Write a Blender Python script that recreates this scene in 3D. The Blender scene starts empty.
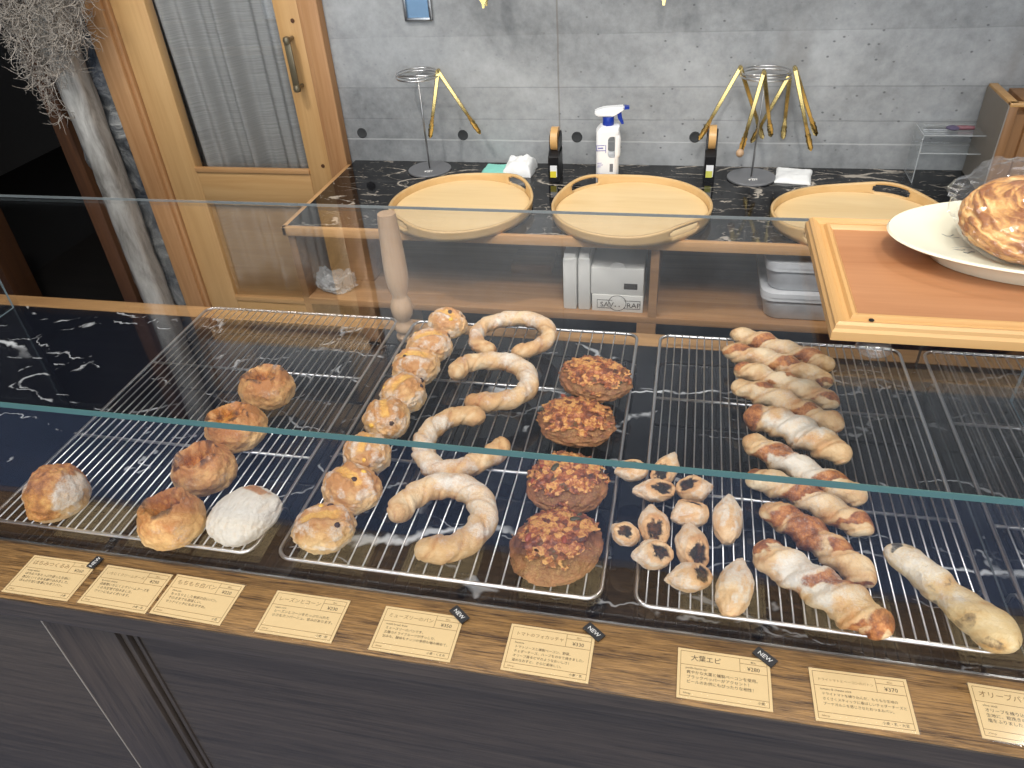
import bpy, bmesh, math, random
from mathutils import Vector, Matrix, noise
from math import sin, cos, pi, sqrt, radians, atan2
random.seed(7)
SC = bpy.context.scene
COL = SC.collection
DG = bpy.context.evaluated_depsgraph_get

# ------------------------------------------------------------------ camera
F = 755.0; YAW, PITCH, ROLL = -0.2504, -0.62613, -0.07182
TOP = 0.85                       # height of the marble
CAM = Vector((0, 0, TOP + 0.69))
fwd = Vector((sin(YAW)*cos(PITCH), cos(YAW)*cos(PITCH), sin(PITCH)))
rt0 = Vector((cos(YAW), -sin(YAW), 0)); up0 = rt0.cross(fwd)
RT = cos(ROLL)*rt0 + sin(ROLL)*up0; UP = -sin(ROLL)*rt0 + cos(ROLL)*up0
cd = bpy.data.cameras.new('camera'); cam = bpy.data.objects.new('camera', cd); COL.objects.link(cam)
m3 = Matrix((RT, UP, -fwd)).transposed()
cam.matrix_world = Matrix.Translation(CAM) @ m3.to_4x4()
cd.sensor_fit = 'HORIZONTAL'; cd.sensor_width = 36; cd.lens = F/1024*36; cd.clip_start = 0.02
SC.camera = cam

def ray(x, y): return RT*((x-512)/F) - UP*((y-384)/F) + fwd
def atz(x, y, z):
    d = ray(x, y); return CAM + d*((z-CAM.z)/d.z)
def aty(x, y, Y):
    d = ray(x, y); return CAM + d*((Y-CAM.y)/d.y)
def mpp(p): return (Vector(p)-CAM).dot(fwd)/F     # metres a pixel covers there

# ------------------------------------------------------------------ helpers
def srgb(r, g, b):
    f = lambda c: c/12.92 if c <= 0.04045 else ((c+0.055)/1.055)**2.4
    return (f(r/255), f(g/255), f(b/255), 1)

def wmat(o):
    m = o.matrix_basis.copy()
    while o.parent: o = o.parent; m = o.matrix_basis @ m
    return m

def tag(o, label=None, cat=None, group=None, kind=None):
    if label: o['label'] = label
    if cat: o['category'] = cat
    if group: o['group'] = group
    if kind: o['kind'] = kind
    return o

def thing(name, loc, label, cat, group=None, rz=0.0):
    o = bpy.data.objects.new(name, None); COL.objects.link(o)
    o.empty_display_size = 0.03
    o.location = loc; o.rotation_euler = (0, 0, rz)
    return tag(o, label, cat, group)

class MB:
    """collects geometry; build() links it as one mesh object"""
    def __init__(self): self.bm = bmesh.new()
    def box(self, lo, hi, bev=0.0, seg=2, mat=None):
        r = bmesh.ops.create_cube(self.bm, size=1.0); vs = r['verts']
        c = [(a+b)/2 for a, b in zip(lo, hi)]; s = [abs(b-a) for a, b in zip(lo, hi)]
        for v in vs:
            v.co = Vector((v.co.x*s[0]+c[0], v.co.y*s[1]+c[1], v.co.z*s[2]+c[2]))
        if bev > 0:
            es = {e for v in vs for e in v.link_edges}
            r = bmesh.ops.bevel(self.bm, geom=list(es), offset=bev, segments=seg, affect='EDGES', profile=0.5)
            vs = list({v for f in r['faces'] for v in f.verts} | {v for v in vs if v.is_valid})
        if mat is not None:
            for v in vs: v.co = mat @ v.co
        return vs
    def loft(self, rings, cap=True, closed=True):
        R = [[self.bm.verts.new(p) for p in r] for r in rings]
        n = len(rings[0])
        for a, b in zip(R[:-1], R[1:]):
            for i in range(n if closed else n-1):
                j = (i+1) % n
                self.bm.faces.new((a[i], a[j], b[j], b[i]))
        if cap and closed:
            for r in (R[0], R[-1]):
                if n > 2:
                    self.bm.faces.new(r)
        return R
    def tube(self, pts, rad, n=8, cap=True, closed=False):
        pts = [Vector(p) for p in pts]
        m = len(pts); rings = []; up = None
        for i, p in enumerate(pts):
            if closed: t = pts[(i+1) % m]-pts[(i-1) % m]
            else: t = pts[min(i+1, m-1)]-pts[max(i-1, 0)]
            t.normalize()
            if up is None:
                up = Vector((0, 0, 1)) if abs(t.z) < 0.9 else Vector((1, 0, 0))
            up = up - t*up.dot(t)
            if up.length < 1e-6: up = t.orthogonal()
            up.normalize()
            s = t.cross(up); r = rad[i] if hasattr(rad, '__len__') else rad
            rings.append([p + (up*cos(2*pi*k/n) + s*sin(2*pi*k/n))*r for k in range(n)])
        if closed: rings.append(rings[0])
        return self.loft(rings, cap=cap and not closed)
    def lathe(self, prof, c=(0, 0, 0), n=32, sx=1, sy=1, rz=0):
        c = Vector(c); rings = []
        for r, z in prof:
            rings.append([c + Vector((cos(2*pi*k/n+rz)*r*sx, sin(2*pi*k/n+rz)*r*sy, z)) for k in range(n)])
        self.loft(rings)
    def poly(self, pts):
        return self.bm.faces.new([self.bm.verts.new(p) for p in pts])
    def prism(self, outline, z0, z1, mat=None):
        """outline in xy extruded from z0 to z1"""
        a = [Vector((x, y, z0)) for x, y in outline]; b = [Vector((x, y, z1)) for x, y in outline]
        if mat is not None: a = [mat @ p for p in a]; b = [mat @ p for p in b]
        return self.loft([a, b])
    def build(self, name, mat, parent=None, smooth=40, local=False, kind=None):
        bm = self.bm
        bmesh.ops.remove_doubles(bm, verts=bm.verts, dist=1e-6)
        bmesh.ops.recalc_face_normals(bm, faces=bm.faces)
        if parent is not None and not local:
            inv = wmat(parent).inverted()
            bmesh.ops.transform(bm, matrix=inv, verts=bm.verts)
        me = bpy.data.meshes.new(name); bm.to_mesh(me); bm.free()
        return link(name, me, mat, parent, smooth, kind)

def link(name, me, mat, parent=None, smooth=40, kind=None):
    o = bpy.data.objects.new(name, me); COL.objects.link(o)
    if mat: me.materials.append(mat)
    if smooth:
        for p in me.polygons: p.use_smooth = True
        if smooth < 180: me.set_sharp_from_angle(angle=radians(smooth))
    if parent is not None: o.parent = parent
    if kind: o['kind'] = kind
    return o

def struct(mb, name, mat, smooth=30):
    o = mb.build(name, mat, None, smooth); o['kind'] = 'structure'; return o

# ------------------------------------------------------------------ materials
class NT:
    def __init__(self, name):
        self.m = bpy.data.materials.new(name); self.m.use_nodes = True
        self.t = self.m.node_tree; self.t.nodes.clear()
        self.out = self.n('ShaderNodeOutputMaterial')
    def n(self, typ, ins=None, **kw):
        nd = self.t.nodes.new(typ)
        for k, v in kw.items(): setattr(nd, k, v)
        for k, v in (ins or {}).items():
            s = nd.inputs[k]
            if isinstance(v, bpy.types.NodeSocket): self.t.links.new(v, s)
            else: s.default_value = v
        return nd
    def obj(self, scale=(1, 1, 1), rot=(0, 0, 0), world=False):
        if world: c = self.n('ShaderNodeNewGeometry').outputs['Position']
        else: c = self.n('ShaderNodeTexCoord').outputs['Object']
        return self.n('ShaderNodeMapping', {'Vector': c, 'Scale': scale, 'Rotation': rot}).outputs[0]
    def noise(self, vec, scale=5, detail=4, rough=0.55, dist=0.0):
        return self.n('ShaderNodeTexNoise', {'Vector': vec, 'Scale': scale, 'Detail': detail, 'Roughness': rough, 'Distortion': dist}).outputs['Fac']
    def math(self, op, a, b=0.0, c=0.0, clamp=False):
        return self.n('ShaderNodeMath', {0: a, 1: b, 2: c}, operation=op, use_clamp=clamp).outputs[0]
    def ramp(self, fac, stops, interp='LINEAR'):
        nd = self.n('ShaderNodeValToRGB', {'Fac': fac}); cr = nd.color_ramp; cr.interpolation = interp
        while len(cr.elements) < len(stops): cr.elements.new(0.5)
        for e, (p, c) in zip(cr.elements, stops):
            e.position = p; e.color = c if hasattr(c, '__len__') else (c, c, c, 1)
        return nd.outputs['Color']
    def step(self, x, a, b):
        return self.n('ShaderNodeMapRange', {'Value': x, 'From Min': a, 'From Max': b, 'To Min': 0.0, 'To Max': 1.0}, interpolation_type='SMOOTHSTEP').outputs[0]
    def mix(self, fac, a, b, blend='MIX'):
        nd = self.n('ShaderNodeMix', data_type='RGBA', blend_type=blend)
        for i, v in ((0, fac), (6, a), (7, b)):
            if isinstance(v, bpy.types.NodeSocket): self.t.links.new(v, nd.inputs[i])
            else: nd.inputs[i].default_value = v
        return nd.outputs[2]
    def attr(self, name): return self.n('ShaderNodeAttribute', attribute_name=name).outputs['Fac']
    def bump(self, h, strength=0.3, dist=0.002):
        return self.n('ShaderNodeBump', {'Height': h, 'Strength': strength, 'Distance': dist}).outputs[0]
    def bsdf(self, color, rough=0.5, normal=None, **kw):
        ins = {'Base Color': color, 'Roughness': rough}
        if normal is not None: ins['Normal'] = normal
        for k, v in kw.items(): ins[k.replace('_', ' ')] = v
        b = self.n('ShaderNodeBsdfPrincipled', ins)
        self.t.links.new(b.outputs[0], self.out.inputs[0]); return self.m

def plain(name, c, rough=0.5, metal=0.0, vary=0.06, scale=40, **kw):
    t = NT(name); f = t.noise(t.obj(), scale, 3)
    a = tuple(x*(1-vary) for x in c[:3])+(1,); b = tuple(min(1, x*(1+vary)) for x in c[:3])+(1,)
    return t.bsdf(t.mix(f, a, b), rough, Metallic=metal, **kw)

def wood(name, light, dark, axis='X', grain=60, stretch=0.06, rough=0.5, bump=0.15, world=True, knots=False, contrast=(0.3, 0.72)):
    t = NT(name)
    s = {'X': (stretch, 1, 1), 'Y': (1, stretch, 1), 'Z': (1, 1, stretch)}[axis]
    v = t.obj(s, world=world)
    f1 = t.noise(v, grain, 6, 0.65, 0.6)
    f2 = t.noise(v, grain*0.16, 3, 0.5, 1.2)
    f = t.math('ADD', t.math('MULTIPLY', f1, 0.6), t.math('MULTIPLY', f2, 0.4))
    col = t.ramp(f, [(contrast[0], dark), (contrast[1], light)])
    if knots:
        kn = t.n('ShaderNodeTexVoronoi', {'Vector': t.obj((1.0, 1.0, 0.7), world=True), 'Scale': 5.0, 'Randomness': 1.0}).outputs['Distance']
        k = t.math('SUBTRACT', 1.0, t.step(kn, 0.02, 0.075))
        col = t.mix(t.math('MULTIPLY', k, 0.75), col, srgb(96, 56, 26))
    return t.bsdf(col, rough, t.bump(f1, bump, 0.001))

def marble(name, scale, rot, base, vein, thick=0.014, rough=0.07, mask=(0.45, 0.6)):
    t = NT(name); v = t.obj((1, 1, 1), world=True)
    w = t.n('ShaderNodeTexNoise', {'Vector': v, 'Scale': scale*5, 'Detail': 3.0, 'Roughness': 0.6})
    wv = t.n('ShaderNodeVectorMath', {0: w.outputs['Color'], 1: (0.5, 0.5, 0.5)}, operation='SUBTRACT').outputs[0]
    wv = t.n('ShaderNodeVectorMath', {0: wv, 'Scale': 0.16/scale}, operation='SCALE').outputs[0]
    vv = t.n('ShaderNodeVectorMath', {0: v, 1: wv}, operation='ADD').outputs[0]
    vm = t.n('ShaderNodeMapping', {'Vector': vv, 'Rotation': (0, 0, rot), 'Scale': (0.32, 1.0, 1.0)}).outputs[0]
    col = base
    tot = None
    for sc, th, off, ms in ((scale, thick, 0.0, mask), (scale*1.7, thick*0.8, 3.7, (mask[0]+0.03, mask[1]+0.03)), (scale*3.6, thick*1.5, 9.1, (mask[0]+0.06, mask[1]+0.06))):
        m2 = t.n('ShaderNodeMapping', {'Vector': vm, 'Location': (off, off*1.7, 0)}).outputs[0]
        n1 = t.noise(m2, sc, 1.0, 0.3)
        d = t.math('ABSOLUTE', t.math('SUBTRACT', n1, 0.5))
        l = t.math('SUBTRACT', 1.0, t.step(d, th*0.15, th))
        mk = t.step(t.noise(v, sc*1.3+off, 3), ms[0], ms[1])
        l = t.math('MULTIPLY', l, mk)
        tot = l if tot is None else t.math('MAXIMUM', tot, t.math('MULTIPLY', l, 0.55))
    cloud = t.noise(v, scale*2.0, 5)
    b = t.mix(cloud, base, tuple(x*1.9 for x in base[:3])+(1,))
    col = t.mix(tot, b, vein)
    return t.bsdf(col, rough)

def glassmat(name, tint=(1, 1, 1, 1), ior=1.5, rough=0.0, dirt=0.0):
    """thin clear sheet: lets light straight through, mirrors by Fresnel"""
    t = NT(name)
    bf = t.n('ShaderNodeNewGeometry').outputs['Backfacing']
    io = t.math('ADD', t.math('MULTIPLY', bf, 1/ior-ior), ior)
    fr = t.n('ShaderNodeFresnel', {'IOR': io}).outputs[0]
    tr = t.n('ShaderNodeBsdfTransparent', {'Color': tint}).outputs[0]
    gl = t.n('ShaderNodeBsdfGlossy', {'Color': (1, 1, 1, 1), 'Roughness': rough}).outputs[0]
    mx = t.n('ShaderNodeMixShader', {0: fr, 1: tr, 2: gl}).outputs[0]
    if dirt:
        df = t.n('ShaderNodeBsdfDiffuse', {'Color': (0.75, 0.77, 0.8, 1)}).outputs[0]
        nn = t.noise(t.obj(), 6, 4)
        mx = t.n('ShaderNodeMixShader', {0: t.math('MULTIPLY', nn, dirt), 1: mx, 2: df}).outputs[0]
    t.t.links.new(mx, t.out.inputs[0]); return t.m

M = {}
# concrete with formwork lines
def concrete():
    t = NT('board_marked_concrete'); v = t.obj(world=True)
    f1 = t.noise(v, 1.7, 6, 0.6, 0.4); f2 = t.noise(v, 30, 5, 0.7)
    f = t.math('ADD', t.math('MULTIPLY', f1, 0.74), t.math('MULTIPLY', f2, 0.26))
    sx = t.n('ShaderNodeSeparateXYZ', {0: v})
    # board-by-board tone
    bid = t.math('FLOOR', t.math('DIVIDE', t.math('SUBTRACT', sx.outputs['Z'], TOP-0.1+0.217), 0.137))
    bt = t.n('ShaderNodeTexWhiteNoise', {'W': bid}, noise_dimensions='1D').outputs['Value']
    panel = t.math('GREATER_THAN', sx.outputs['X'], -0.358)
    f = t.math('ADD', f, t.math('MULTIPLY', t.math('SUBTRACT', bt, 0.5), 0.08))
    col = t.ramp(f, [(0.34, srgb(110, 113, 115)), (0.5, srgb(152, 155, 157)), (0.68, srgb(184, 187, 189))])
    # worn darker patch right of the seam
    stain = t.step(t.noise(t.obj((1.2, 1, 0.35), world=True), 2.6, 4), 0.5, 0.66)
    col = t.mix(t.math('MULTIPLY', t.math('MULTIPLY', stain, 0.6), panel), col, srgb(112, 108, 102))
    # pores
    vo = t.n('ShaderNodeTexVoronoi', {'Vector': t.obj((1, 1, 1.3), world=True), 'Scale': 34.0})
    sz = t.n('ShaderNodeSeparateColor', {0: vo.outputs['Color']}).outputs[0]
    pr = t.math('SUBTRACT', 1.0, t.step(vo.outputs['Distance'], 0.05, 0.16))
    pr = t.math('MULTIPLY', pr, t.math('GREATER_THAN', sz, 0.35))
    vo2 = t.n('ShaderNodeTexVoronoi', {'Vector': v, 'Scale': 80.0})
    p2 = t.math('SUBTRACT', 1.0, t.step(vo2.outputs['Distance'], 0.06, 0.2))
    p2 = t.math('MULTIPLY', p2, t.math('GREATER_THAN', t.n('ShaderNodeSeparateColor', {0: vo2.outputs['Color']}).outputs[1], 0.8))
    pr = t.math('MAXIMUM', pr, p2)
    pr = t.math('MULTIPLY', pr, t.math('ADD', 0.25, t.math('MULTIPLY', panel, 0.75)))
    col = t.mix(t.math('MULTIPLY', pr, 0.62), col, srgb(62, 64, 68))
    h = t.math('SUBTRACT', f2, pr)
    wob = t.math('MULTIPLY', t.math('SUBTRACT', t.noise(v, 9, 3), 0.5), 0.004)
    for z, w, dark, amt in ((0.353, 0.0022, True, 0.16), (0.217, 0.0026, True, 0.28), (0.128, 0.0026, True, 0.28), (0.067, 0.0028, False, 0.45), (0.49, 0.003, True, 0.5), (0.63, 0.003, True, 0.5)):
        d = t.math('ABSOLUTE', t.math('SUBTRACT', t.math('ADD', sx.outputs['Z'], wob), TOP-0.1+z))
        l = t.math('SUBTRACT', 1.0, t.step(d, w*0.3, w))
        l = t.math('MULTIPLY', l, t.step(t.noise(v, 3.1+z*9, 3), 0.3, 0.5))
        col = t.mix(t.math('MULTIPLY', l, amt), col, srgb(70, 72, 74) if dark else srgb(212, 214, 214))
        h = t.math('SUBTRACT', h, t.math('MULTIPLY', l, 0.35))
    d = t.math('ABSOLUTE', t.math('SUBTRACT', t.math('ADD', sx.outputs['X'], wob), -0.358))
    l = t.math('SUBTRACT', 1.0, t.step(d, 0.001, 0.0035))
    col = t.mix(t.math('MULTIPLY', l, 0.5), col, srgb(104, 96, 84))
    return t.bsdf(col, 0.75, t.bump(h, 0.35, 0.002))
M['concrete'] = concrete()
M['marble'] = marble('black_marble', 3.4, -0.45, (0.0055, 0.0065, 0.010, 1), srgb(214, 218, 222), thick=0.0075, rough=0.06, mask=(0.45, 0.53))
M['marble2'] = marble('black_marble_fine_veins', 9.0, 0.6, (0.004, 0.004, 0.005, 1), srgb(176, 168, 156), thick=0.012, rough=0.08, mask=(0.42, 0.52))
M['ledge'] = wood('stained_oak', srgb(160, 122, 74), srgb(60, 38, 18), 'X', 640, 0.05, 0.42, 0.6, contrast=(0.38, 0.60))
M['front'] = wood('dark_stained_oak', srgb(84, 72, 62), srgb(38, 32, 27), 'X', 420, 0.035, 0.5, 0.3)
M['frontz'] = wood('dark_stained_oak_upright', srgb(84, 71, 60), srgb(38, 31, 26), 'Z', 420, 0.03, 0.5, 0.3)
M['pine'] = wood('varnished_pine_upright', srgb(220, 182, 128), srgb(188, 142, 88), 'Z', 60, 0.04, 0.42, 0.08, knots=True, contrast=(0.25, 0.75))
M['pinex'] = wood('varnished_pine_level', srgb(218, 180, 126), srgb(188, 142, 88), 'X', 60, 0.04, 0.42, 0.08, knots=True, contrast=(0.25, 0.75))
M['pinedark'] = wood('orange_brown_pine', srgb(200, 156, 110), srgb(160, 112, 70), 'Z', 70, 0.05, 0.45, 0.1)
M['panel'] = wood('pale_plywood', srgb(204, 168, 120), srgb(170, 130, 84), 'X', 30, 0.08, 0.5, 0.05)
M['edge'] = wood('light_wood_edging', srgb(214, 172, 122), srgb(180, 132, 84), 'X', 60, 0.04, 0.45, 0.05)
M['lip'] = wood('worn_oak_lip', srgb(176, 138, 92), srgb(128, 94, 58), 'X', 160, 0.05, 0.5, 0.1)
M['shelfw'] = wood('brown_shelf_wood', srgb(186, 146, 104), srgb(134, 96, 62), 'X', 45, 0.05, 0.5, 0.08)
M['tray'] = wood('birch_plywood', srgb(240, 214, 166), srgb(224, 192, 138), 'X', 26, 0.12, 0.42, 0.03, contrast=(0.3, 0.7))
M['trayrim'] = wood('bent_birch_rim', srgb(222, 190, 138), srgb(204, 166, 112), 'X', 40, 0.1, 0.42, 0.03)
M['post'] = wood('turned_beech', srgb(196, 166, 134), srgb(170, 138, 106), 'Z', 90, 0.05, 0.5, 0.08)
M['board'] = wood('orange_cherry_panel', srgb(184, 132, 92), srgb(160, 108, 70), 'X', 90, 0.05, 0.4, 0.04)
M['boardframe'] = wood('honey_pine_moulding', srgb(212, 170, 112), srgb(184, 138, 82), 'X', 40, 0.05, 0.38, 0.05)
M['boxwood'] = wood('brown_box_wood', srgb(176, 132, 88), srgb(118, 82, 50), 'Z', 50, 0.05, 0.5, 0.1)
M['redwood'] = wood('reddish_brown_board', srgb(112, 72, 42), srgb(62, 38, 22), 'Z', 45, 0.06, 0.6, 0.2)
M['driftwood'] = wood('weathered_white_wood', srgb(200, 198, 192), srgb(108, 104, 98), 'Z', 30, 0.25, 0.85, 0.5, contrast=(0.36, 0.62))
M['glass'] = glassmat('clear_glass')
M['acrylic'] = glassmat('clear_acrylic', (0.97, 0.98, 0.98, 1), 1.49, 0.02, 0.10)
M['acryledge'] = plain('acrylic_bright_edge', srgb(205, 210, 212), 0.15, Alpha=0.55)
M['glassedge'] = plain('green_glass_edge', srgb(76, 110, 107), 0.12, vary=0.15, scale=25, Specular_IOR_Level=0.8)
M['chrome'] = plain('chromed_wire', (0.66, 0.66, 0.67, 1), 0.30, 1.0)
M['steel'] = plain('brushed_steel', (0.45, 0.45, 0.45, 1), 0.3, 1.0)
M['gold'] = plain('gold_metal', srgb(214, 190, 126), 0.26, 1.0)
M['bronze'] = plain('dark_bronze', srgb(124, 114, 92), 0.4, 0.6)
M['black'] = plain('black_plastic', srgb(20, 20, 23), 0.35)
M['void'] = plain('unlit_room_black', srgb(22, 20, 20), 0.9)  # near-black colour stands in for the darkness of the unlit room
M['voidx'] = plain('slate_back_board', srgb(78, 84, 98), 0.8)
M['white'] = plain('white_plastic', srgb(236, 238, 240), 0.35, vary=0.02)
M['bluep'] = plain('blue_plastic', srgb(18, 52, 150), 0.35)
M['cloth'] = plain('white_cotton', srgb(238, 240, 240), 0.9, vary=0.03, scale=300)
M['teal'] = plain('turquoise_cotton', srgb(140, 214, 200), 0.9, vary=0.05, scale=300)
M['card'] = plain('kraft_card', srgb(224, 196, 146), 0.7, vary=0.04, scale=120)
M['sleeve'] = glassmat('clear_card_sleeve', (1, 1, 1, 1), 1.45, 0.12)
M['ink'] = plain('brown_black_ink', srgb(40, 28, 20), 0.7)
M['inksoft'] = plain('faded_brown_ink', srgb(128, 96, 58), 0.7)
M['tagblack'] = plain('black_tag', srgb(34, 34, 36), 0.5)
M['chalk'] = plain('white_ink', srgb(232, 232, 230), 0.6)
M['stonegrey'] = None
M['floor'] = plain('blue_reflection_floor', srgb(96, 114, 150), 0.4, vary=0.15, scale=3)  # unseen floor, its blue picked to tint the front glass reflection
M['ceiling'] = wood('brown_ceiling_boards', srgb(150, 132, 112), srgb(120, 102, 84), 'X', 20, 0.05, 0.7, 0.1)
M['sidewall'] = plain('grey_plaster', srgb(120, 120, 122), 0.8)
M['paper'] = plain('white_cardboard', srgb(226, 226, 222), 0.7, vary=0.03)
M['bin'] = glassmat('frosted_plastic', (0.86, 0.9, 0.92, 1), 1.3, 0.25, 1.6)
M['bag'] = glassmat('thin_plastic_bag', (0.95, 0.98, 0.97, 1), 1.45, 0.12, 0.75)
M['cakebag'] = glassmat('crinkled_clear_bag', (1, 1, 1, 1), 1.4, 0.06, 0.06)
M['plate'] = plain('cream_porcelain', srgb(232, 228, 204), 0.14, vary=0.01, Coat_Weight=0.3)
M['lampglow'] = None

def stone():
    t = NT('rough_dark_plaster'); v = t.obj(world=True)
    f = t.noise(v, 11, 8, 0.7, 0.8); g = t.noise(v, 4, 4)
    col = t.ramp(f, [(0.34, srgb(48, 52, 56)), (0.5, srgb(112, 115, 117)), (0.64, srgb(190, 190, 186))])
    col = t.mix(t.math('MULTIPLY', t.step(g, 0.5, 0.65), 0.5), col, srgb(56, 70, 92))
    return t.bsdf(col, 0.55, t.bump(f, 1.0, 0.03))
M['stonegrey'] = stone()

def curtainmat():
    t = NT('sheer_grey_curtain'); v = t.obj((1, 1, 1), world=True)
    w = t.noise(t.obj((8, 8, 400), world=True), 1.0, 2)
    return t.bsdf(t.mix(w, srgb(112, 113, 112), srgb(176, 177, 175)), 0.85)
M['curtain'] = curtainmat()

def emat(name, c, s):
    t = NT(name); e = t.n('ShaderNodeEmission', {'Color': c, 'Strength': s})
    t.t.links.new(e.outputs[0], t.out.inputs[0]); return t.m
M['lampglow'] = emat('lit_lamp_face', (1, 0.93, 0.82, 1), 12)

def crust(name, light, mid, dark, flour=srgb(230, 223, 210), fill=None, rough=0.55, coarse=30, topping=False):
    t = NT(name); v0 = t.obj()
    rnd = t.n('ShaderNodeObjectInfo').outputs['Random']
    v = t.n('ShaderNodeVectorMath', {0: v0, 1: t.n('ShaderNodeCombineXYZ', {0: t.math('MULTIPLY', rnd, 7.3), 1: t.math('MULTIPLY', rnd, 3.1), 2: rnd}).outputs[0]}, operation='ADD').outputs[0]
    f = t.noise(v, coarse, 6, 0.65, 0.3); g = t.noise(v, coarse*4, 5, 0.72); h = t.noise(v, 520, 3, 0.7)
    br = t.math('MULTIPLY', t.math('ADD', t.attr('brown'), t.math('MULTIPLY', t.math('SUBTRACT', f, 0.5), 1.2)), 0.34)
    x = t.math('ADD', t.math('ADD', t.math('MULTIPLY', f, 0.55), t.math('MULTIPLY', g, 0.45)), br)
    col = t.ramp(x, [(0.34, light), (0.58, mid), (0.86, dark)])
    if fill:
        fv = t.math('ADD', t.attr('fill'), t.math('MULTIPLY', t.math('SUBTRACT', t.math('ADD', t.math('MULTIPLY', f, 0.5), t.math('MULTIPLY', g, 0.5)), 0.5), 1.3))
        fm = t.step(fv, 0.28, 0.72)
        fc = t.ramp(t.math('ADD', t.math('MULTIPLY', t.noise(v, coarse*2.2, 5, 0.75), 0.8), t.math('MULTIPLY', g, 0.2)), fill)
        col = t.mix(fm, col, fc)
    cv = t.math('ADD', t.attr('char_shade'), t.math('MULTIPLY', t.math('SUBTRACT', g, 0.5), 0.9))
    col = t.mix(t.math('MULTIPLY', t.step(cv, 0.25, 0.9), 0.9), col, srgb(66, 32, 14))
    fl = t.math('ADD', t.math('MULTIPLY', t.attr('flour'), 0.9), t.math('MULTIPLY', t.math('SUBTRACT', t.math('ADD', t.math('MULTIPLY', g, 0.55), t.math('MULTIPLY', h, 0.45)), 0.5), 2.4))
    col = t.mix(t.math('MULTIPLY', t.step(fl, 0.1, 1.05), 0.95), col, flour)
    hh = t.math('ADD', t.math('MULTIPLY', f, 1.0), t.math('ADD', t.math('MULTIPLY', g, 0.6), t.math('MULTIPLY', h, 0.12)))
    rg = t.math('ADD', rough, t.math('MULTIPLY', t.math('SUBTRACT', g, 0.5), 0.4))
    return t.bsdf(col, rg, t.bump(hh, 0.7, 0.006))
GOLDEN = (srgb(242, 208, 154), srgb(228, 180, 116), srgb(184, 120, 62))
M['b_hollow'] = crust('golden_roll_crust', *GOLDEN, fill=[(0.36, srgb(232, 172, 84)), (0.5, srgb(190, 118, 48)), (0.62, srgb(104, 54, 22))], rough=0.5)
M['b_cheese'] = crust('cheese_topped_crust', srgb(232, 206, 164), srgb(218, 178, 126), srgb(190, 134, 76), fill=[(0.34, srgb(230, 178, 104)), (0.5, srgb(196, 130, 68)), (0.66, srgb(122, 72, 38))], rough=0.5)
M['b_white'] = crust('floured_white_crust', srgb(236, 226, 208), srgb(226, 206, 178), srgb(196, 152, 108), fill=[(0.3, srgb(222, 176, 130)), (0.6, srgb(176, 116, 70))], rough=0.8)
M['b_round'] = crust('pale_golden_crust', srgb(242, 216, 170), srgb(230, 188, 130), srgb(196, 138, 80), fill=[(0.3, srgb(246, 206, 116)), (0.55, srgb(226, 168, 84)), (0.75, srgb(150, 92, 50))], rough=0.55)
M['b_shoe'] = crust('floured_twist_crust', srgb(232, 206, 166), srgb(214, 172, 120), srgb(182, 122, 70), rough=0.65)
M['b_pizza'] = crust('brown_focaccia_crust', srgb(192, 136, 88), srgb(160, 104, 64), srgb(108, 64, 38), flour=srgb(222, 176, 112), rough=0.6)
M['b_epi'] = crust('pale_epi_crust', srgb(236, 210, 172), srgb(220, 178, 130), srgb(190, 132, 82), fill=[(0.36, srgb(52, 44, 28)), (0.5, srgb(30, 25, 20)), (0.64, srgb(104, 66, 38))], rough=0.8)
M['b_stick'] = crust('pale_stick_crust', srgb(238, 216, 178), srgb(224, 188, 138), srgb(198, 142, 86), fill=[(0.34, srgb(218, 160, 98)), (0.46, srgb(188, 120, 66)), (0.55, srgb(142, 82, 46)), (0.68, srgb(92, 52, 34))], rough=0.5)
M['b_olive'] = crust('pale_olive_stick_crust', srgb(232, 212, 172), srgb(220, 192, 140), srgb(206, 158, 92), fill=[(0.3, srgb(96, 90, 76)), (0.7, srgb(50, 46, 42))], rough=0.6)
M['b_cake'] = crust('flaky_caramel_pastry', srgb(240, 206, 142), srgb(216, 160, 92), srgb(150, 92, 46), rough=0.4, coarse=34)
def toppingmat():
    t = NT('pizza_topping'); v = t.obj()
    vo = t.n('ShaderNodeTexVoronoi', {'Vector': v, 'Scale': 130.0})
    c = t.n('ShaderNodeSeparateColor', {0: vo.outputs['Color']}).outputs[0]
    f = t.math('ADD', t.math('MULTIPLY', c, 0.28), t.math('MULTIPLY', t.noise(v, 55, 6, 0.78), 0.72))
    col = t.ramp(f, [(0.30, srgb(70, 40, 28)), (0.40, srgb(128, 66, 42)), (0.46, srgb(180, 106, 62)), (0.52, srgb(222, 170, 98)), (0.585, srgb(172, 98, 60)), (0.65, srgb(104, 58, 38)), (0.74, srgb(98, 92, 52))])
    return t.bsdf(col, 0.32, t.bump(f, 0.8, 0.004))
M['topping'] = toppingmat()
M['olive'] = plain('dark_olive', srgb(66, 62, 40), 0.4)
M['tomato'] = plain('red_pepper', srgb(150, 70, 48), 0.4)
M['raisin'] = plain('dark_raisin', srgb(58, 34, 26), 0.5)
M['corn'] = plain('yellow_corn', srgb(240, 190, 76), 0.4)
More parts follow.
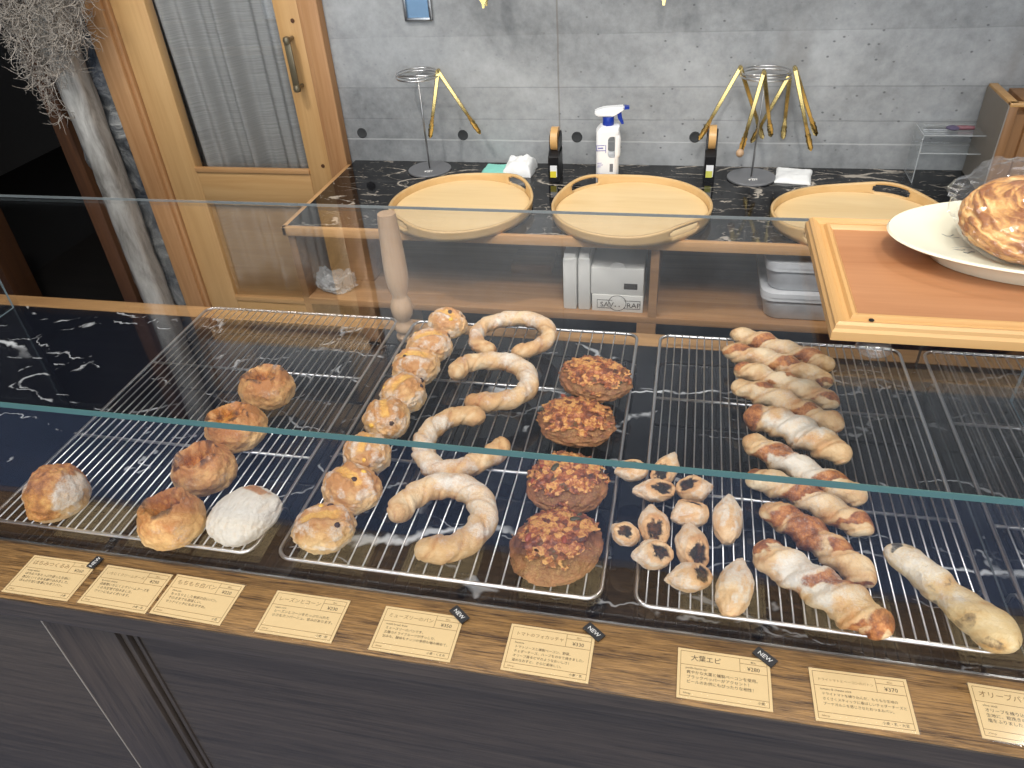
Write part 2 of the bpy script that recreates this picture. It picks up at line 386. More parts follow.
# ================================================================== the setting
ZB = TOP-0.10                    # top of the rear counter
YW = 2.164                       # concrete wall
XL, XR = -4.2, 3.0
YF = -3.2
b = MB(); b.box((XL-0.1, YF, -0.1), (XR+0.1, YW, 0)); struct(b, 'floor', M['floor'])
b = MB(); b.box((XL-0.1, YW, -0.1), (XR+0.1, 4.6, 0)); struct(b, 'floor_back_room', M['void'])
b = MB(); b.box((XL-0.1, YF, 2.8), (XR+0.1, 4.6, 2.9)); struct(b, 'ceiling', M['ceiling'])
b = MB(); b.box((-1.02, YW, 0), (XR+0.1, YW+0.15, 2.8)); WB = struct(b, 'wall_back', M['concrete'])
b = MB(); b.box((-1.774, YW, 2.12), (-1.02, YW+0.15, 2.8)); struct(b, 'wall_over_door', M['concrete'])
b = MB(); b.box((XL-0.1, YF, 0), (XL, 4.6, 2.8)); struct(b, 'wall_left', M['sidewall'])
b = MB(); b.box((XR, YF, 0), (XR+0.1, YW, 2.8)); struct(b, 'wall_right', M['sidewall'])
# rough plaster strip between the door and the dark opening
b = MB()
nx, nz = 14, 120
rows = []
for j in range(nz+1):
    z = 2.8*j/nz; row = []
    for i in range(nx+1):
        x = -2.0 + (0.235)*i/nx
        y = YW - 0.012 - 0.03*noise.fractal(Vector((x*9, z*9, 3.1)), 1.0, 2.0, 4)
        row.append(b.bm.verts.new((x, y, z)))
    rows.append(row)
for j in range(nz):
    for i in range(nx): b.bm.faces.new((rows[j][i], rows[j][i+1], rows[j+1][i+1], rows[j+1][i]))
b.box((-2.0, YW+0.03, 0), (-1.774, YW+0.15, 2.8))
struct(b, 'wall_plaster', M['stonegrey'], 180)
b = MB(); b.box((-2.026, YW-0.045, 0), (-1.968, YW+0.16, 2.8), 0.003); struct(b, 'trim_1', M['redwood'])
# dark room past the opening
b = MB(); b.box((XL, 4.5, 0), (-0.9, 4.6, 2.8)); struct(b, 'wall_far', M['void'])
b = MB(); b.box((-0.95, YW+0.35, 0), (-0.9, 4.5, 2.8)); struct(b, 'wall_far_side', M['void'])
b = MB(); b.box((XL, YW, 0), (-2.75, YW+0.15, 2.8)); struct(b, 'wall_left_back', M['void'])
pL = aty(-8, 262, YW); pR = aty(3, 262, YW)
b = MB(); b.box((pL.x-0.03, YW-0.02, 0), (pR.x, YW+0.10, 0.78), 0.004); struct(b, 'trim_2', M['redwood'])

# ---- door
door = bpy.data.objects.new('door_1', None); COL.objects.link(door); door.location = (-1.397, YW, 0); door['kind'] = 'structure'
b = MB()
b.box((-1.774, YW-0.035, 0), (-1.700, YW+0.10, 2.12), 0.004)
b.box((-1.702, YW-0.022, 0), (-1.686, YW+0.02, 2.08), 0.003)
b.box((-1.070, YW-0.035, 0), (-1.0205, YW+0.10, 2.12), 0.004)
b.box((-1.088, YW-0.022, 0), (-1.068, YW+0.02, 2.08), 0.003)
b.build('door_frame', M['pinedark'], door)
b = MB(); b.box((-1.774, YW-0.035, 2.06), (-1.0205, YW+0.10, 2.12), 0.004); b.build('head', M['pinex'], door)
for x0, x1 in ((-1.684, -1.570), (-1.166, -1.090)):
    b = MB(); b.box((x0, YW-0.012, 0.02), (x1, YW+0.028, 2.05), 0.003); b.build('stile', M['pine'], door)
for z0, z1 in ((0.592, 0.708), (1.92, 2.05), (0.02, 0.215)):
    b = MB(); b.box((-1.570, YW-0.012, z0), (-1.166, YW+0.028, z1), 0.003); b.build('rail', M['pinex'], door)
b = MB(); b.box((-1.572, YW+0.004, 0.21), (-1.164, YW+0.016, 0.60)); b.build('door_panel', M['panel'], door)
b = MB()
b.box((-1.572, YW-0.018, 0.706), (-1.164, YW-0.002, 0.722), 0.003)
b.box((-1.572, YW-0.018, 0.222), (-1.164, YW+0.0, 0.240), 0.003)
b.build('bead', M['edge'], door)
b = MB(); b.box((-1.572, YW+0.006, 0.70), (-1.164, YW+0.010, 1.93)); b.build('pane', M['glass'], door)
# handle
hx, hy = -1.126, YW-0.012
ha = aty(295, 40, hy-0.03); hb = aty(306, 88, hy-0.03)
b = MB()
b.box((hx-0.010, hy-0.040, hb.z+0.004), (hx+0.010, hy-0.034, ha.z-0.004), 0.002)
for z in (ha.z, hb.z):
    b.tube([(hx, hy+0.001, z), (hx, hy-0.036, z)], 0.006, 10)
    b.lathe([(0.0005, -0.012), (0.009, -0.009), (0.012, 0), (0.009, 0.009), (0.0005, 0.012)], (hx, hy-0.036, z), 14)
b.build('door_handle', M['bronze'], door)
b = MB()
for z in (ha.z+0.045, hb.z-0.245):
    b.tube([(hx+0.012, hy+0.001, z), (hx+0.012, hy-0.002, z)], 0.006, 12)
b.build('screw_plug', M['redwood'], door)

# curtain behind the door pane
b = MB(); n = 150; rows = []
for j in range(9):
    z = 0.55+1.45*j/8; row = []
    for i in range(n+1):
        x = -1.66+0.54*i/n; u = i/n*2*pi
        amp = 0.030+0.008*sin(u*1.3+1)
        row.append(b.bm.verts.new((x+0.006*sin(j*0.6+u), YW+0.085+amp*sin(u*3.4+0.9*sin(u*2)+0.10*j)+0.010*sin(u*9.3+0.2*j), z)))
    rows.append(row)
for j in range(8):
    for i in range(n): b.bm.faces.new((rows[j][i], rows[j][i+1], rows[j+1][i+1], rows[j+1][i]))
o = b.build('curtain', M['curtain'], None, 180)
md = o.modifiers.new('t', 'SOLIDIFY'); md.thickness = 0.0015
tag(o, 'pale grey pleated curtain hanging behind the glass of the wooden door', 'curtain')
b = MB(); b.box((-1.80, YW+0.30, 0), (-0.95, YW+0.35, 2.8)); struct(b, 'wall_behind_door', M['sidewall'])

# ---- tie holes and the steel recess box in the concrete
tiem = plain('dark_mortar_plug', srgb(58, 60, 62), 0.9)
for k, (x, y) in enumerate(((362, 133), (463, 135), (577, 137), (695, 137))):
    p = aty(x, y, YW)
    b = MB(); b.lathe([(0.0155, 0.001), (0.0155, -0.0012), (0.0135, -0.0020), (0.0115, -0.0008), (0.0005, -0.0006)], (0, 0, 0), 24)
    bmesh.ops.transform(b.bm, matrix=Matrix.Translation((p.x, YW, p.z)) @ Matrix.Rotation(-pi/2, 4, 'X'), verts=b.bm.verts)
    o = b.build('tie_hole', tiem, None); o['kind'] = 'structure'
p0 = aty(403.5, 0, YW); p1 = aty(433.5, 20, YW); zt = p1.z
rb = bpy.data.objects.new('trim_3', None); COL.objects.link(rb); rb.location = (p0.x, YW, zt); rb['kind'] = 'structure'
b = MB(); x0, x1 = p0.x, p1.x
for lo, hi in (((x0, YW-0.012, zt), (x0+0.008, YW, zt+0.12)), ((x1-0.008, YW-0.012, zt), (x1, YW, zt+0.12)), ((x0, YW-0.012, zt), (x1, YW, zt+0.008)), ((x0, YW-0.012, zt+0.112), (x1, YW, zt+0.12))):
    b.box(lo, hi, 0.002)
b.build('box_rim', M['steel'], rb)
b = MB(); b.box((x0+0.006, YW-0.003, zt+0.006), (x1-0.006, YW, zt+0.114)); b.build('box_plate', plain('blue_grey_steel', srgb(128, 160, 190), 0.35, 0.6), rb)

# ---- driftwood post leaning in front of the plaster
YD = 2.09
def ptc(x, y): return aty(x, y, YD)
d = MB(); pts = []; rr = []
pc = aty(120, 200, YD)
for k in range(40):
    t = k/39
    pts.append(Vector((pc.x+0.004*noise.noise(Vector((t*9, 1, 2))), YD, 2.7*(1-t)+0.001))); rr.append(0.0445*(1+0.10*noise.noise(Vector((t*9, 4, 0)))))
R = d.tube(pts, rr, 20)
for r in R:
    for v in r:
        dq = v.co.x-pc.x; v.co.x = pc.x+0.039*max(-1, min(1, dq/0.032))
        v.co += Vector((1, 1, 0))*(0.005*noise.noise(v.co*16)+0.0025*noise.noise(v.co*60))
o = d.build('driftwood_post', M['driftwood'], None, 180)
tag(o, 'weathered whitish driftwood post leaning beside the dark opening, left of the door', 'post')

# ---- dried hanging moss draped over the post
b = MB(); rng = random.Random(3)
def in_moss():
    while True:
        x = rng.uniform(-28, 88); y = rng.uniform(-45, 118)
        lft = -12+0.50*y if y < 70 else 24+0.75*(y-70)
        rgt = 84-0.05*y if y < 40 else 82-0.65*(y-40)
        if y > 62: rgt = min(rgt, 66-0.15*(y-62))
        if lft < x < max(rgt, lft+8): return x, y
for k in range(1700):
    x, y = in_moss(); p = aty(x, y, 2.02+rng.uniform(-0.045, 0.05))
    L = rng.uniform(0.04, 0.10); n = 9; d0 = Vector((rng.gauss(0, 0.6), rng.gauss(0, 0.4), -1 if rng.random() < 0.7 else rng.gauss(0, 1))).normalized()
    w = Vector((rng.gauss(0, 1), rng.gauss(0, 1), rng.gauss(0, 1))).normalized(); cur = rng.uniform(0.25, 1.0)
    pts = [p]; rad_ = 0.0016 if rng.random() < 0.3 else 0.0011
    for i in range(n):
        d0 = (Matrix.Rotation(cur*rng.uniform(0.3, 1.2), 3, w) @ d0); w = (w+Vector((rng.gauss(0, .3), rng.gauss(0, .3), rng.gauss(0, .3)))).normalized()
        pts.append(pts[-1]+d0*L/n)
    b.tube(pts, [rad_*(1-0.5*i/n) for i in range(n+1)], 3, cap=False)
o = b.build('hanging_moss', plain('dry_grey_moss', srgb(168, 160, 150), 0.9, vary=0.5, scale=30), None, 180)
tag(o, 'curly dried grey moss draped over the top of the driftwood post', 'dried plant')

# ================================================================== display counter
Y0, Y1, Y2, Y3 = 0.428, 0.512, 1.056, 1.093
CXL, CXR = -3.0, 2.0
ctr = thing('display_counter', (-0.3, 0.76, 0), 'long dark-stained wooden counter with a black marble top and light rear lip', 'counter')
b = MB(); b.box((CXL, Y1-0.004, TOP-0.03), (CXR, Y2+0.002, TOP)); b.build('marble_top', M['marble'], ctr)
b = MB(); b.box((CXL, Y0, TOP-0.022), (CXR, Y1-0.004, TOP), 0.002); b.build('ledge', M['ledge'], ctr)
b = MB(); b.box((CXL, Y0+0.001, TOP-0.040), (CXR, Y0+0.02, TOP-0.022), 0.002); b.box((CXL, Y0-0.0015, TOP-0.021), (CXR, Y0+0.0005, TOP-0.0015)); b.build('ledge_moulding', M['front'], ctr)
b = MB(); b.box((CXL, Y1-0.0055, TOP-0.01), (CXR, Y1-0.003, TOP+0.003)); b.build('metal_strip', M['steel'], ctr)
b = MB(); b.box((CXL, Y2+0.0005, TOP-0.03), (CXR, Y3, TOP+0.0015), 0.001); b.build('rear_lip', M['lip'], ctr)
YP = Y0+0.022
sx0 = aty(37, 612, YP).x; sx1 = aty(111, 627, YP).x
b = MB(); b.box((CXL, YP+0.02, 0.05), (CXR, Y3-0.01, TOP-0.03)); b.build('carcass', M['frontz'], ctr)
b = MB(); b.box((CXL, YP, 0.06), (sx0-0.0022, YP+0.02, TOP-0.0525), 0.001); b.box((CXL, YP, TOP-0.0508), (sx0-0.0022, YP+0.02, TOP-0.040)); b.build('front_board', M['front'], ctr)
b = MB(); b.box((sx0-0.0022, YP-0.0012, 0.05), (sx0-0.0002, YP+0.02, TOP-0.0508)); b.box((CXL, YP-0.0012, TOP-0.0525), (sx0-0.0002, YP+0.01, TOP-0.0508)); b.build('inlay_line', plain('pale_seam', srgb(150, 138, 126), 0.6), ctr)
b = MB(); b.box((sx0-0.0002, YP-0.001, 0.05), (sx1, YP+0.02, TOP-0.040), 0.002); b.build('stile', M['frontz'], ctr)
b = MB()
b.box((sx1, YP-0.001, TOP-0.052), (CXR, YP+0.02, TOP-0.038), 0.002)
b.box((sx1, YP-0.001, 0.05), (CXR, YP+0.02, 0.14), 0.002)
b.build('front_rail', M['front'], ctr)
b = MB()
b.box((sx1+0.001, YP+0.004, 0.14), (sx1+0.010, YP+0.02, TOP-0.052), 0.002)
b.box((sx1+0.013, YP+0.008, 0.14), (sx1+0.020, YP+0.02, TOP-0.052), 0.002)
b.build('panel_moulding', M['frontz'], ctr)
b = MB(); b.box((sx1+0.02, YP+0.011, 0.14), (CXR, YP+0.02, TOP-0.050)); b.build('front_panel', M['front'], ctr)

# ---- glass case
GZ = TOP+0.2295; GT = 0.0062
case = thing('glass_case', (-0.3, 0.78, TOP), 'clear glass display case over the breads with green polished edges and a turned post', 'display case')
GY0, GY1 = 0.5065, 1.048
b = MB(); b.box((-2.2, GY0+0.0005, GZ), (1.6, GY1, GZ+GT)); b.build('top_pane', M['glass'], case)
b = MB(); b.box((-2.2, GY0-0.0008, GZ-0.0002), (1.6, GY0+0.0004, GZ+GT+0.0002)); b.build('polished_edge', M['glassedge'], case)
b = MB(); b.box((-2.2, GY1-0.0002, GZ+0.001), (1.6, GY1+0.0008, GZ+GT-0.001)); b.build('rear_edge', plain('pale_glass_edge', srgb(120, 128, 130), 0.2), case)
b = MB(); b.box((-2.2, 0.508, TOP+0.0005), (1.6, 0.513, GZ-0.0005)); b.build('front_pane', M['glass'], case)
def endpane(x, ya, yb, edge):
    b = MB(); b.box((x, ya, TOP+0.0005), (x+0.005, yb, GZ-0.0005)); b.build('end_pane', M['glass'], case)
    b = MB(); b.box((x+0.0005, yb, TOP+0.001), (x+0.0045, yb+0.001, GZ-0.001))
    b.box((x+0.0015, ya, TOP+0.0003), (x+0.0035, yb, TOP+0.0012)); b.build('pane_edge', edge, case)
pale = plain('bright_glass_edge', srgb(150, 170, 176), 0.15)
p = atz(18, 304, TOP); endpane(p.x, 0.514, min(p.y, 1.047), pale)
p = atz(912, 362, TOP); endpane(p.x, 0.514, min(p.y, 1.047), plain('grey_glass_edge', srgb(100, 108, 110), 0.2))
p = atz(1009, 402, TOP); endpane(p.x, 0.514, p.y, plain('painted_sky_glint_edge', srgb(170, 200, 215), 0.12))  # pale blue edge colour is a painted daylight highlight
pp = atz(409, 334, TOP); pp.y = min(pp.y, 1.034)
b = MB()
prof = [(0.0005, 0), (0.0150, 0), (0.0165, 0.003), (0.0165, 0.007), (0.012, 0.010), (0.0115, 0.014), (0.016, 0.018), (0.0172, 0.023), (0.015, 0.029), (0.0105, 0.035), (0.011, 0.038), (0.0165, 0.046), (0.0185, 0.056), (0.0185, 0.064), (0.0165, 0.073), (0.0125, 0.081), (0.0120, 0.084), (0.0155, 0.095), (0.0185, 0.112), (0.0192, 0.135), (0.0182, 0.165), (0.0165, 0.200), (0.0150, 0.222), (0.0140, 0.2285), (0.0005, 0.2288)]
b.lathe(prof, (pp.x, pp.y, TOP+0.0002), 36); b.build('turned_post', M['post'], case, 50)

# ================================================================== rear counter
RX0, RX1, RY0 = -1.0175, 1.9, 1.663
rc = thing('rear_counter', (0.3, 1.9, 0), 'rear counter along the concrete wall, black marble top with light wood edging, open shelves', 'counter')
b = MB(); b.box((RX0+0.012, RY0+0.012, ZB-0.022), (RX1, YW-0.001, ZB)); b.build('marble_top', M['marble2'], rc)
b = MB(); b.box((RX0, RY0, ZB-0.024), (RX1, RY0+0.013, ZB+0.001), 0.002); b.box((RX0, RY0, ZB-0.024), (RX0+0.013, YW-0.04, ZB+0.001), 0.002); b.build('edging', M['edge'], rc)
b = MB(); b.box((RX0+0.006, RY0+0.014, 0.0), (RX0+0.026, YW-0.04, ZB-0.024)); b.build('side_panel', M['shelfw'], rc)
SZ0, SZ1 = aty(634, 323, RY0+0.004).z, aty(634, 316.5, RY0+0.004).z
b = MB(); b.box((RX0+0.026, RY0+0.004, SZ0), (RX1, YW-0.05, SZ1), 0.002); b.build('shelf', M['shelfw'], rc)
b = MB(); b.box((-0.061, RY0+0.004, SZ1), (-0.041, YW-0.05, ZB-0.022)); b.build('divider', M['shelfw'], rc)
xa = aty(636, 335, RY0).x; xb = aty(655, 335, RY0).x
b = MB(); b.box((xa, RY0+0.004, 0.0), (xb, RY0+0.05, SZ0)); b.build('leg', M['shelfw'], rc)
q0 = aty(352, 260, 1.80).x; q1 = aty(374, 260, 1.80).x
b = MB(); b.box((q0, 1.78, SZ1), (q1, YW-0.05, ZB-0.022), 0.003); b.box((q0-0.012, 1.80, SZ1), (q0, 1.83, ZB-0.022), 0.002); b.build('upright', M['shelfw'], rc)
b = MB(); b.box((q1, YW-0.06, 0.0), (RX1, YW-0.05, ZB-0.022)); b.build('rear_board', M['voidx'], rc)
b = MB(); b.box((RX0+0.026, YW-0.06, 0.0), (q1, YW-0.05, ZB-0.022)); b.build('rear_wood_board', M['shelfw'], rc)
# ================================================================== cooling racks
ZR = TOP+0.027                   # wire level
def rack(name_label, fl, fr, tl, bars, spacing, tr=None, x1=None):
    A = atz(*fl, ZR); Bp = atz(*fr, ZR) if fr else None; T = atz(*tl, ZR)
    x0 = (A.x+T.x)/2 if fl[0] > 0 else T.x-0.011
    X1 = x1 if x1 is not None else ((Bp.x+atz(*tr, ZR).x)/2 if tr else Bp.x)
    y0 = max(A.y, 0.5165); y1 = min(T.y, 1.050)
    t = thing('cooling_rack', ((x0+X1)/2, (y0+y1)/2, TOP), name_label, 'cooling rack', 'wire cooling racks in the glass case')
    r = 0.017
    pts = []
    for cx, cy, a0 in ((X1-r, y1-r, 0), (x0+r, y1-r, 90), (x0+r, y0+r, 180), (X1-r, y0+r, 270)):
        for k in range(7):
            a = radians(a0+15*k); pts.append((cx+r*cos(a), cy+r*sin(a), ZR))
    b = MB(); b.tube(pts, 0.0025, 8, closed=True); b.build('frame', M['chrome'], t, 180)
    b = MB(); n = max(3, round((X1-x0)/spacing)); sp = (X1-x0)/n
    for i in range(1, n):
        x = x0+sp*i; e = 0.0
        dx = min(x-x0, X1-x)
        if dx < r: e = r-sqrt(max(0, r*r-(r-dx)**2))
        b.tube([(x, y0+e, ZR+0.0022), (x, y1-e, ZR+0.0022)], 0.00105, 6)
    b.build('wire_grid', M['chrome'], t, 180)
    for bp in bars:
        y = atz(*bp, ZR-0.002).y
        b = MB(); b.tube([(x0, y, ZR-0.0022), (X1, y, ZR-0.0022)], 0.0021, 8); b.build('cross_bar', M['chrome'], t, 180)
    for sx, x in ((1, x0), (-1, X1)):
        for y in (y0+0.085, y1-0.075):
            b = MB(); b.tube([(x, y-0.018, ZR-0.001), (x+sx*-0.002, y-0.006, ZR-0.004), (x-sx*0.003, y, ZR-0.012), (x-sx*0.003, y+0.001, TOP+0.0022)], 0.0018, 8)
            b.build('foot', M['chrome'], t, 180)
    return t
rack('wire cooling rack holding the golden hollow rolls, leftmost in the case', (0, 527), (255, 562), (215, 307), ((85, 435), (150, 362)), 0.0127, (392, 320))
rack('wire cooling rack holding the horseshoe breads and the round topped focaccias', (297, 561), (602, 604), (400, 320), ((465, 382), (395, 460)), 0.0180, (636, 335))
rack('wire cooling rack with fine bars holding the twisted bacon sticks', (634, 607), (1003, 663), (661, 335), ((800, 409), (868, 512)), 0.0116, (902, 350))
rx4 = atz(945, 400, ZR).x
rack('empty wire cooling rack at the right end of the case, beyond the end panes', (1040, 660), None, (925, 348), ((1000, 427), (1006, 527)), 0.0140, None, rx4+0.34)

# ================================================================== breads
BZ = ZR+0.0034                   # what a bread rests on
def fbm(p, o=4): return noise.fractal(p, 1.0, 2.0, o)
def sstep(a, b, x):
    t = max(0, min(1, (x-a)/(b-a))); return t*t*(3-2*t)

def mesh_obj(name, verts, faces, mat, attrs, origin, parent=None):
    me = bpy.data.meshes.new(name)
    o0 = Vector(origin)
    me.from_pydata([Vector(v)-o0 for v in verts], [], faces)
    for k, vals in attrs.items():
        a = me.attributes.new(k, 'FLOAT', 'POINT'); a.data.foreach_set('value', vals)
    me.validate(); me.update()
    o = link(name, me, mat, parent, 180)
    if parent is None: o.location = o0
    return o

ICO = {}
def ico(sub):
    if sub not in ICO:
        bm = bmesh.new(); bmesh.ops.create_icosphere(bm, subdivisions=sub, radius=1)
        bm.verts.ensure_lookup_table()
        ICO[sub] = ([v.co.copy() for v in bm.verts], [[v.index for v in f.verts] for f in bm.faces]); bm.free()
    return ICO[sub]

def sil(px, py, w, h, lo=0.42, hi=0.72):
    """width, height and centre of a round loaf from its outline"""
    c = atz(px, py, BZ+0.025)
    k = mpp(c); d = w*k
    vh = c-CAM; th = atan2(-vh.z, Vector((vh.x, vh.y)).length)
    hh = sqrt(max(0, (h*k)**2-(d*sin(th))**2))/cos(th)
    hh = max(lo*d, min(hi*d, hh)); d *= 0.93; hh *= 0.86
    c = atz(px, py, BZ+hh*0.48)
    return c, d, hh

def blob(name, c, dims, rz, seed, mat, fn, lump=0.05, freq=2.2, sub=6, parent=None, flat=0.42):
    """a loaf: unit sphere, squashed, lumped; fn(p, n) -> (offset, attrs)"""
    vs, fs = ico(sub); sx, sy, sz = dims; out = []; A = {'flour': [], 'fill': [], 'char_shade': [], 'brown': []}
    rot = Matrix.Rotation(rz, 3, 'Z'); sv = Vector((seed*3.17, seed*1.73, seed*0.71))
    for v in vs:
        l = 1+lump*fbm(v*freq+sv)
        off, at = fn(v, sv)
        p = v*l*(1+off)
        z = p.z+at.get('dz', 0.0)
        if z < -flat: z = -flat-(z+flat)*-0.12
        q = rot @ Vector((p.x*sx/2, p.y*sy/2, 0)); hz = (z+flat+0.06)/(1+flat+0.06)*sz
        out.append(Vector((c.x+q.x, c.y+q.y, BZ+hz)))
        at.setdefault('brown', 0.25+0.75*sstep(-0.2, 0.9, v.z))
        for k in A: A[k].append(at.get(k, 0.0))
    mz = min(p.z for p in out)
    for p in out: p.z += BZ-mz
    return mesh_obj(name, out, fs, M[mat], A, (c.x, c.y, BZ), parent)

# ---- golden hollow rolls and friends on the left rack
def f_hollow(ang, open_):
    dx, dy = cos(ang), sin(ang)
    def fn(v, sv):
        d = (Vector((v.x, v.y))-Vector((dx*0.16, dy*0.16))).length if v.z > 0 else 9
        n = fbm(v*3.1+sv)
        e = d+0.12*n
        pit = 1-sstep(0.26, 0.64, e)
        lip = math.exp(-((e-0.63)/0.12)**2)*(v.z > 0)
        off = 0.07*lip
        rim_pit_dark = lip*0.85*sstep(-0.3, 0.25, fbm(v*3+sv*2))+0.75*pit*sstep(0.16, 0.38, e)*sstep(-.3, .3, n)  # caramelised rim, plus painted darkening so the pit reads deeper
        fl = 0.30*sstep(-0.2, 0.5, fbm(v*1.6+sv*1.3)-0.2*v.z)*(1-pit)
        return off, {'dz': -0.80*pit*open_, 'fill': pit*1.1+0.15*lip, 'char_shade': rim_pit_dark, 'flour': fl}
    return fn
rolls = [(266, 385, 60, 45, 2.3, 0.9, 'golden hollow roll farthest back on the left rack'),
         (235, 425, 66, 50, 2.6, 0.6, 'floury golden roll on the left rack, crossed by the green glass edge'),
         (203, 466, 67, 54, 2.4, 1.1, 'golden roll with a deep open hole, right behind the front roll of the left rack'),
         (170, 516, 70, 60, 1.7, 1.0, 'golden hollow roll nearest the front, left of the white floury bread')]
for i, (x, y, w, h, a, op, lab) in enumerate(rolls):
    c, d, hh = sil(x, y, w, h)
    o = blob('hollow_roll', c, (d, d*0.98, hh), 0.3*i, 11+i, 'b_hollow', f_hollow(a, op), 0.07)
    tag(o, lab, 'bread', 'golden hollow rolls')
def f_cheese(v, sv):
    n = fbm(v*2.6+sv)
    band = sstep(0.62, 0.4, abs(v.x*0.9+v.y*0.25-0.02+0.16*n)) if v.z > -0.25 else 0
    return 0.03*band+0.05*band*fbm(v*6+sv), {'fill': band, 'flour': (1-band)*0.75*sstep(-0.4, 0.2, v.z+n), 'char_shade': band*0.35*sstep(0.1, 0.6, fbm(v*5+sv))}
c, d, hh = sil(55, 490, 61, 74, 0.5, 0.85)
tag(blob('cheese_roll', c, (d, d*1.05, hh), -0.25, 21, 'b_cheese', f_cheese, 0.06), 'roll with an orange melted cheese band and floury sides, alone at the far left', 'bread')
def f_white(v, sv):
    sq = (abs(v.x)**4+abs(v.y)**4+1e-6)**0.25/max(1e-6, sqrt(v.x*v.x+v.y*v.y)) if abs(v.z) < 0.98 else 1
    box = (1/sq-1)*0.55*(1-abs(v.z))
    w = fbm(Vector((v.x*9+2*v.y, v.y*2.4, v.z*4))+sv)
    bare = sstep(0.28, 0.1, abs(v.y-0.62+0.05*w))*sstep(0.65, 0.3, abs(v.x+0.05))*(v.z > 0)
    return max(-0.05, min(0.3, box))+0.035*w, {'flour': 1.25-1.1*bare-0.5*sstep(0.18, 0.5, -w), 'fill': bare*0.8, 'char_shade': 0, 'brown': 0.3}
c, d, hh = sil(243, 512, 78, 60, 0.35, 0.5)
tag(blob('floury_bread', c, (d*0.86, d*1.0, hh), -0.35, 31, 'b_white', f_white, 0.03), 'square white bread thickly dusted with flour at the right front of the left rack', 'bread')

# ---- eight round raisin and corn rolls
def f_round(ang):
    dx, dy = cos(ang), sin(ang)
    def fn(v, sv):
        n = fbm(v*2.4+sv)
        s = v.x*dx+v.y*dy
        cut = sstep(0.30, 0.08, abs(s+0.08*n))*sstep(0.0, 0.5, v.z)*sstep(0.8, 0.5, abs(v.x*dy-v.y*dx))
        ridge = math.exp(-((abs(s+0.08*n)-0.33)/0.09)**2)*sstep(0.0, 0.5, v.z)
        return -0.10*cut+0.05*ridge+0.03*fbm(v*6+sv), {'fill': cut*0.8, 'flour': 0.62*sstep(-0.2, 0.3, fbm(v*1.9+sv*1.7))*(1-cut), 'char_shade': 0.2*ridge*sstep(0, .5, n)}
    return fn
rounds = [(447, 321.5, 43, 36), (429, 344, 50, 37), (415.5, 364.5, 52, 42), (403, 391, 52, 43), (386, 416, 54, 43), (366.5, 451, 54, 54), (351, 486, 64, 53), (323.5, 525, 67, 54)]
rl = ['farthest back of its row, beside the turned post', 'second from the back of its row', 'third from the back of its row', 'fourth from the back of its row',
      'fifth from the back, just behind the green glass edge', 'crossed by the green glass edge', 'split open on top, second from the front of its row', 'nearest the front of its row']
for i, (x, y, w, h) in enumerate(rounds):
    c, d, hh = sil(x, y, w, h, 0.45, 0.66)
    t = thing('raisin_roll', (c.x, c.y, BZ), 'round pale raisin roll, %s' % rl[i], 'bread', 'raisin and corn rolls')
    ang = 1.1+0.5*sin(i*2.1)
    bo = blob('crumb', c, (d*1.02, d*0.94, hh), 0.5*i, 41+i, 'b_round', f_round(ang), 0.07, parent=t)
    me = bo.data; rng = random.Random(100+i)
    ups = [v for v in me.vertices if v.co.z > hh*0.55 and v.co.y < d*0.30]
    for kname, mt, cnt, sz in (('raisin', 'raisin', 2, 0.0038), ('corn_kernel', 'corn', 1, 0.0034)):
        for k in range(cnt):
            v = rng.choice(ups)
            b = MB(); bmesh.ops.create_icosphere(b.bm, subdivisions=2, radius=sz)
            for w_ in b.bm.verts: w_.co = Vector((w_.co.x*rng.uniform(0.9, 1.3), w_.co.y, w_.co.z*0.6))
            R3 = v.normal.to_track_quat('Z', 'Y').to_matrix()
            for w_ in b.bm.verts: w_.co = R3 @ w_.co + v.co - v.normal*sz*0.2
            b.build(kname, M[mt], t, 180, local=True)

# ---- swept breads (horseshoes, sticks)
def catmull(pts, n):
    P = [2*pts[0]-pts[1]]+list(pts)+[2*pts[-1]-pts[-2]]; out = []
    m = len(pts)-1
    for i in range(n):
        u = i/(n-1)*m; k = min(int(u), m-1); t = u-k
        a, b_, c_, d_ = P[k], P[k+1], P[k+2], P[k+3]
        out.append(0.5*((2*b_)+(c_-a)*t+(2*a-5*b_+4*c_-d_)*t*t+(3*b_-a-3*c_+d_)*t**3))
    L = [0]
    for a, b_ in zip(out[:-1], out[1:]): L.append(L[-1]+(b_-a).length)
    res = []; j = 0
    for i in range(n):
        s = L[-1]*i/(n-1)
        while j < n-2 and L[j+1] < s: j += 1
        f = (s-L[j])/max(1e-9, L[j+1]-L[j]); res.append(out[j].lerp(out[j+1], f))
    return res, L[-1]

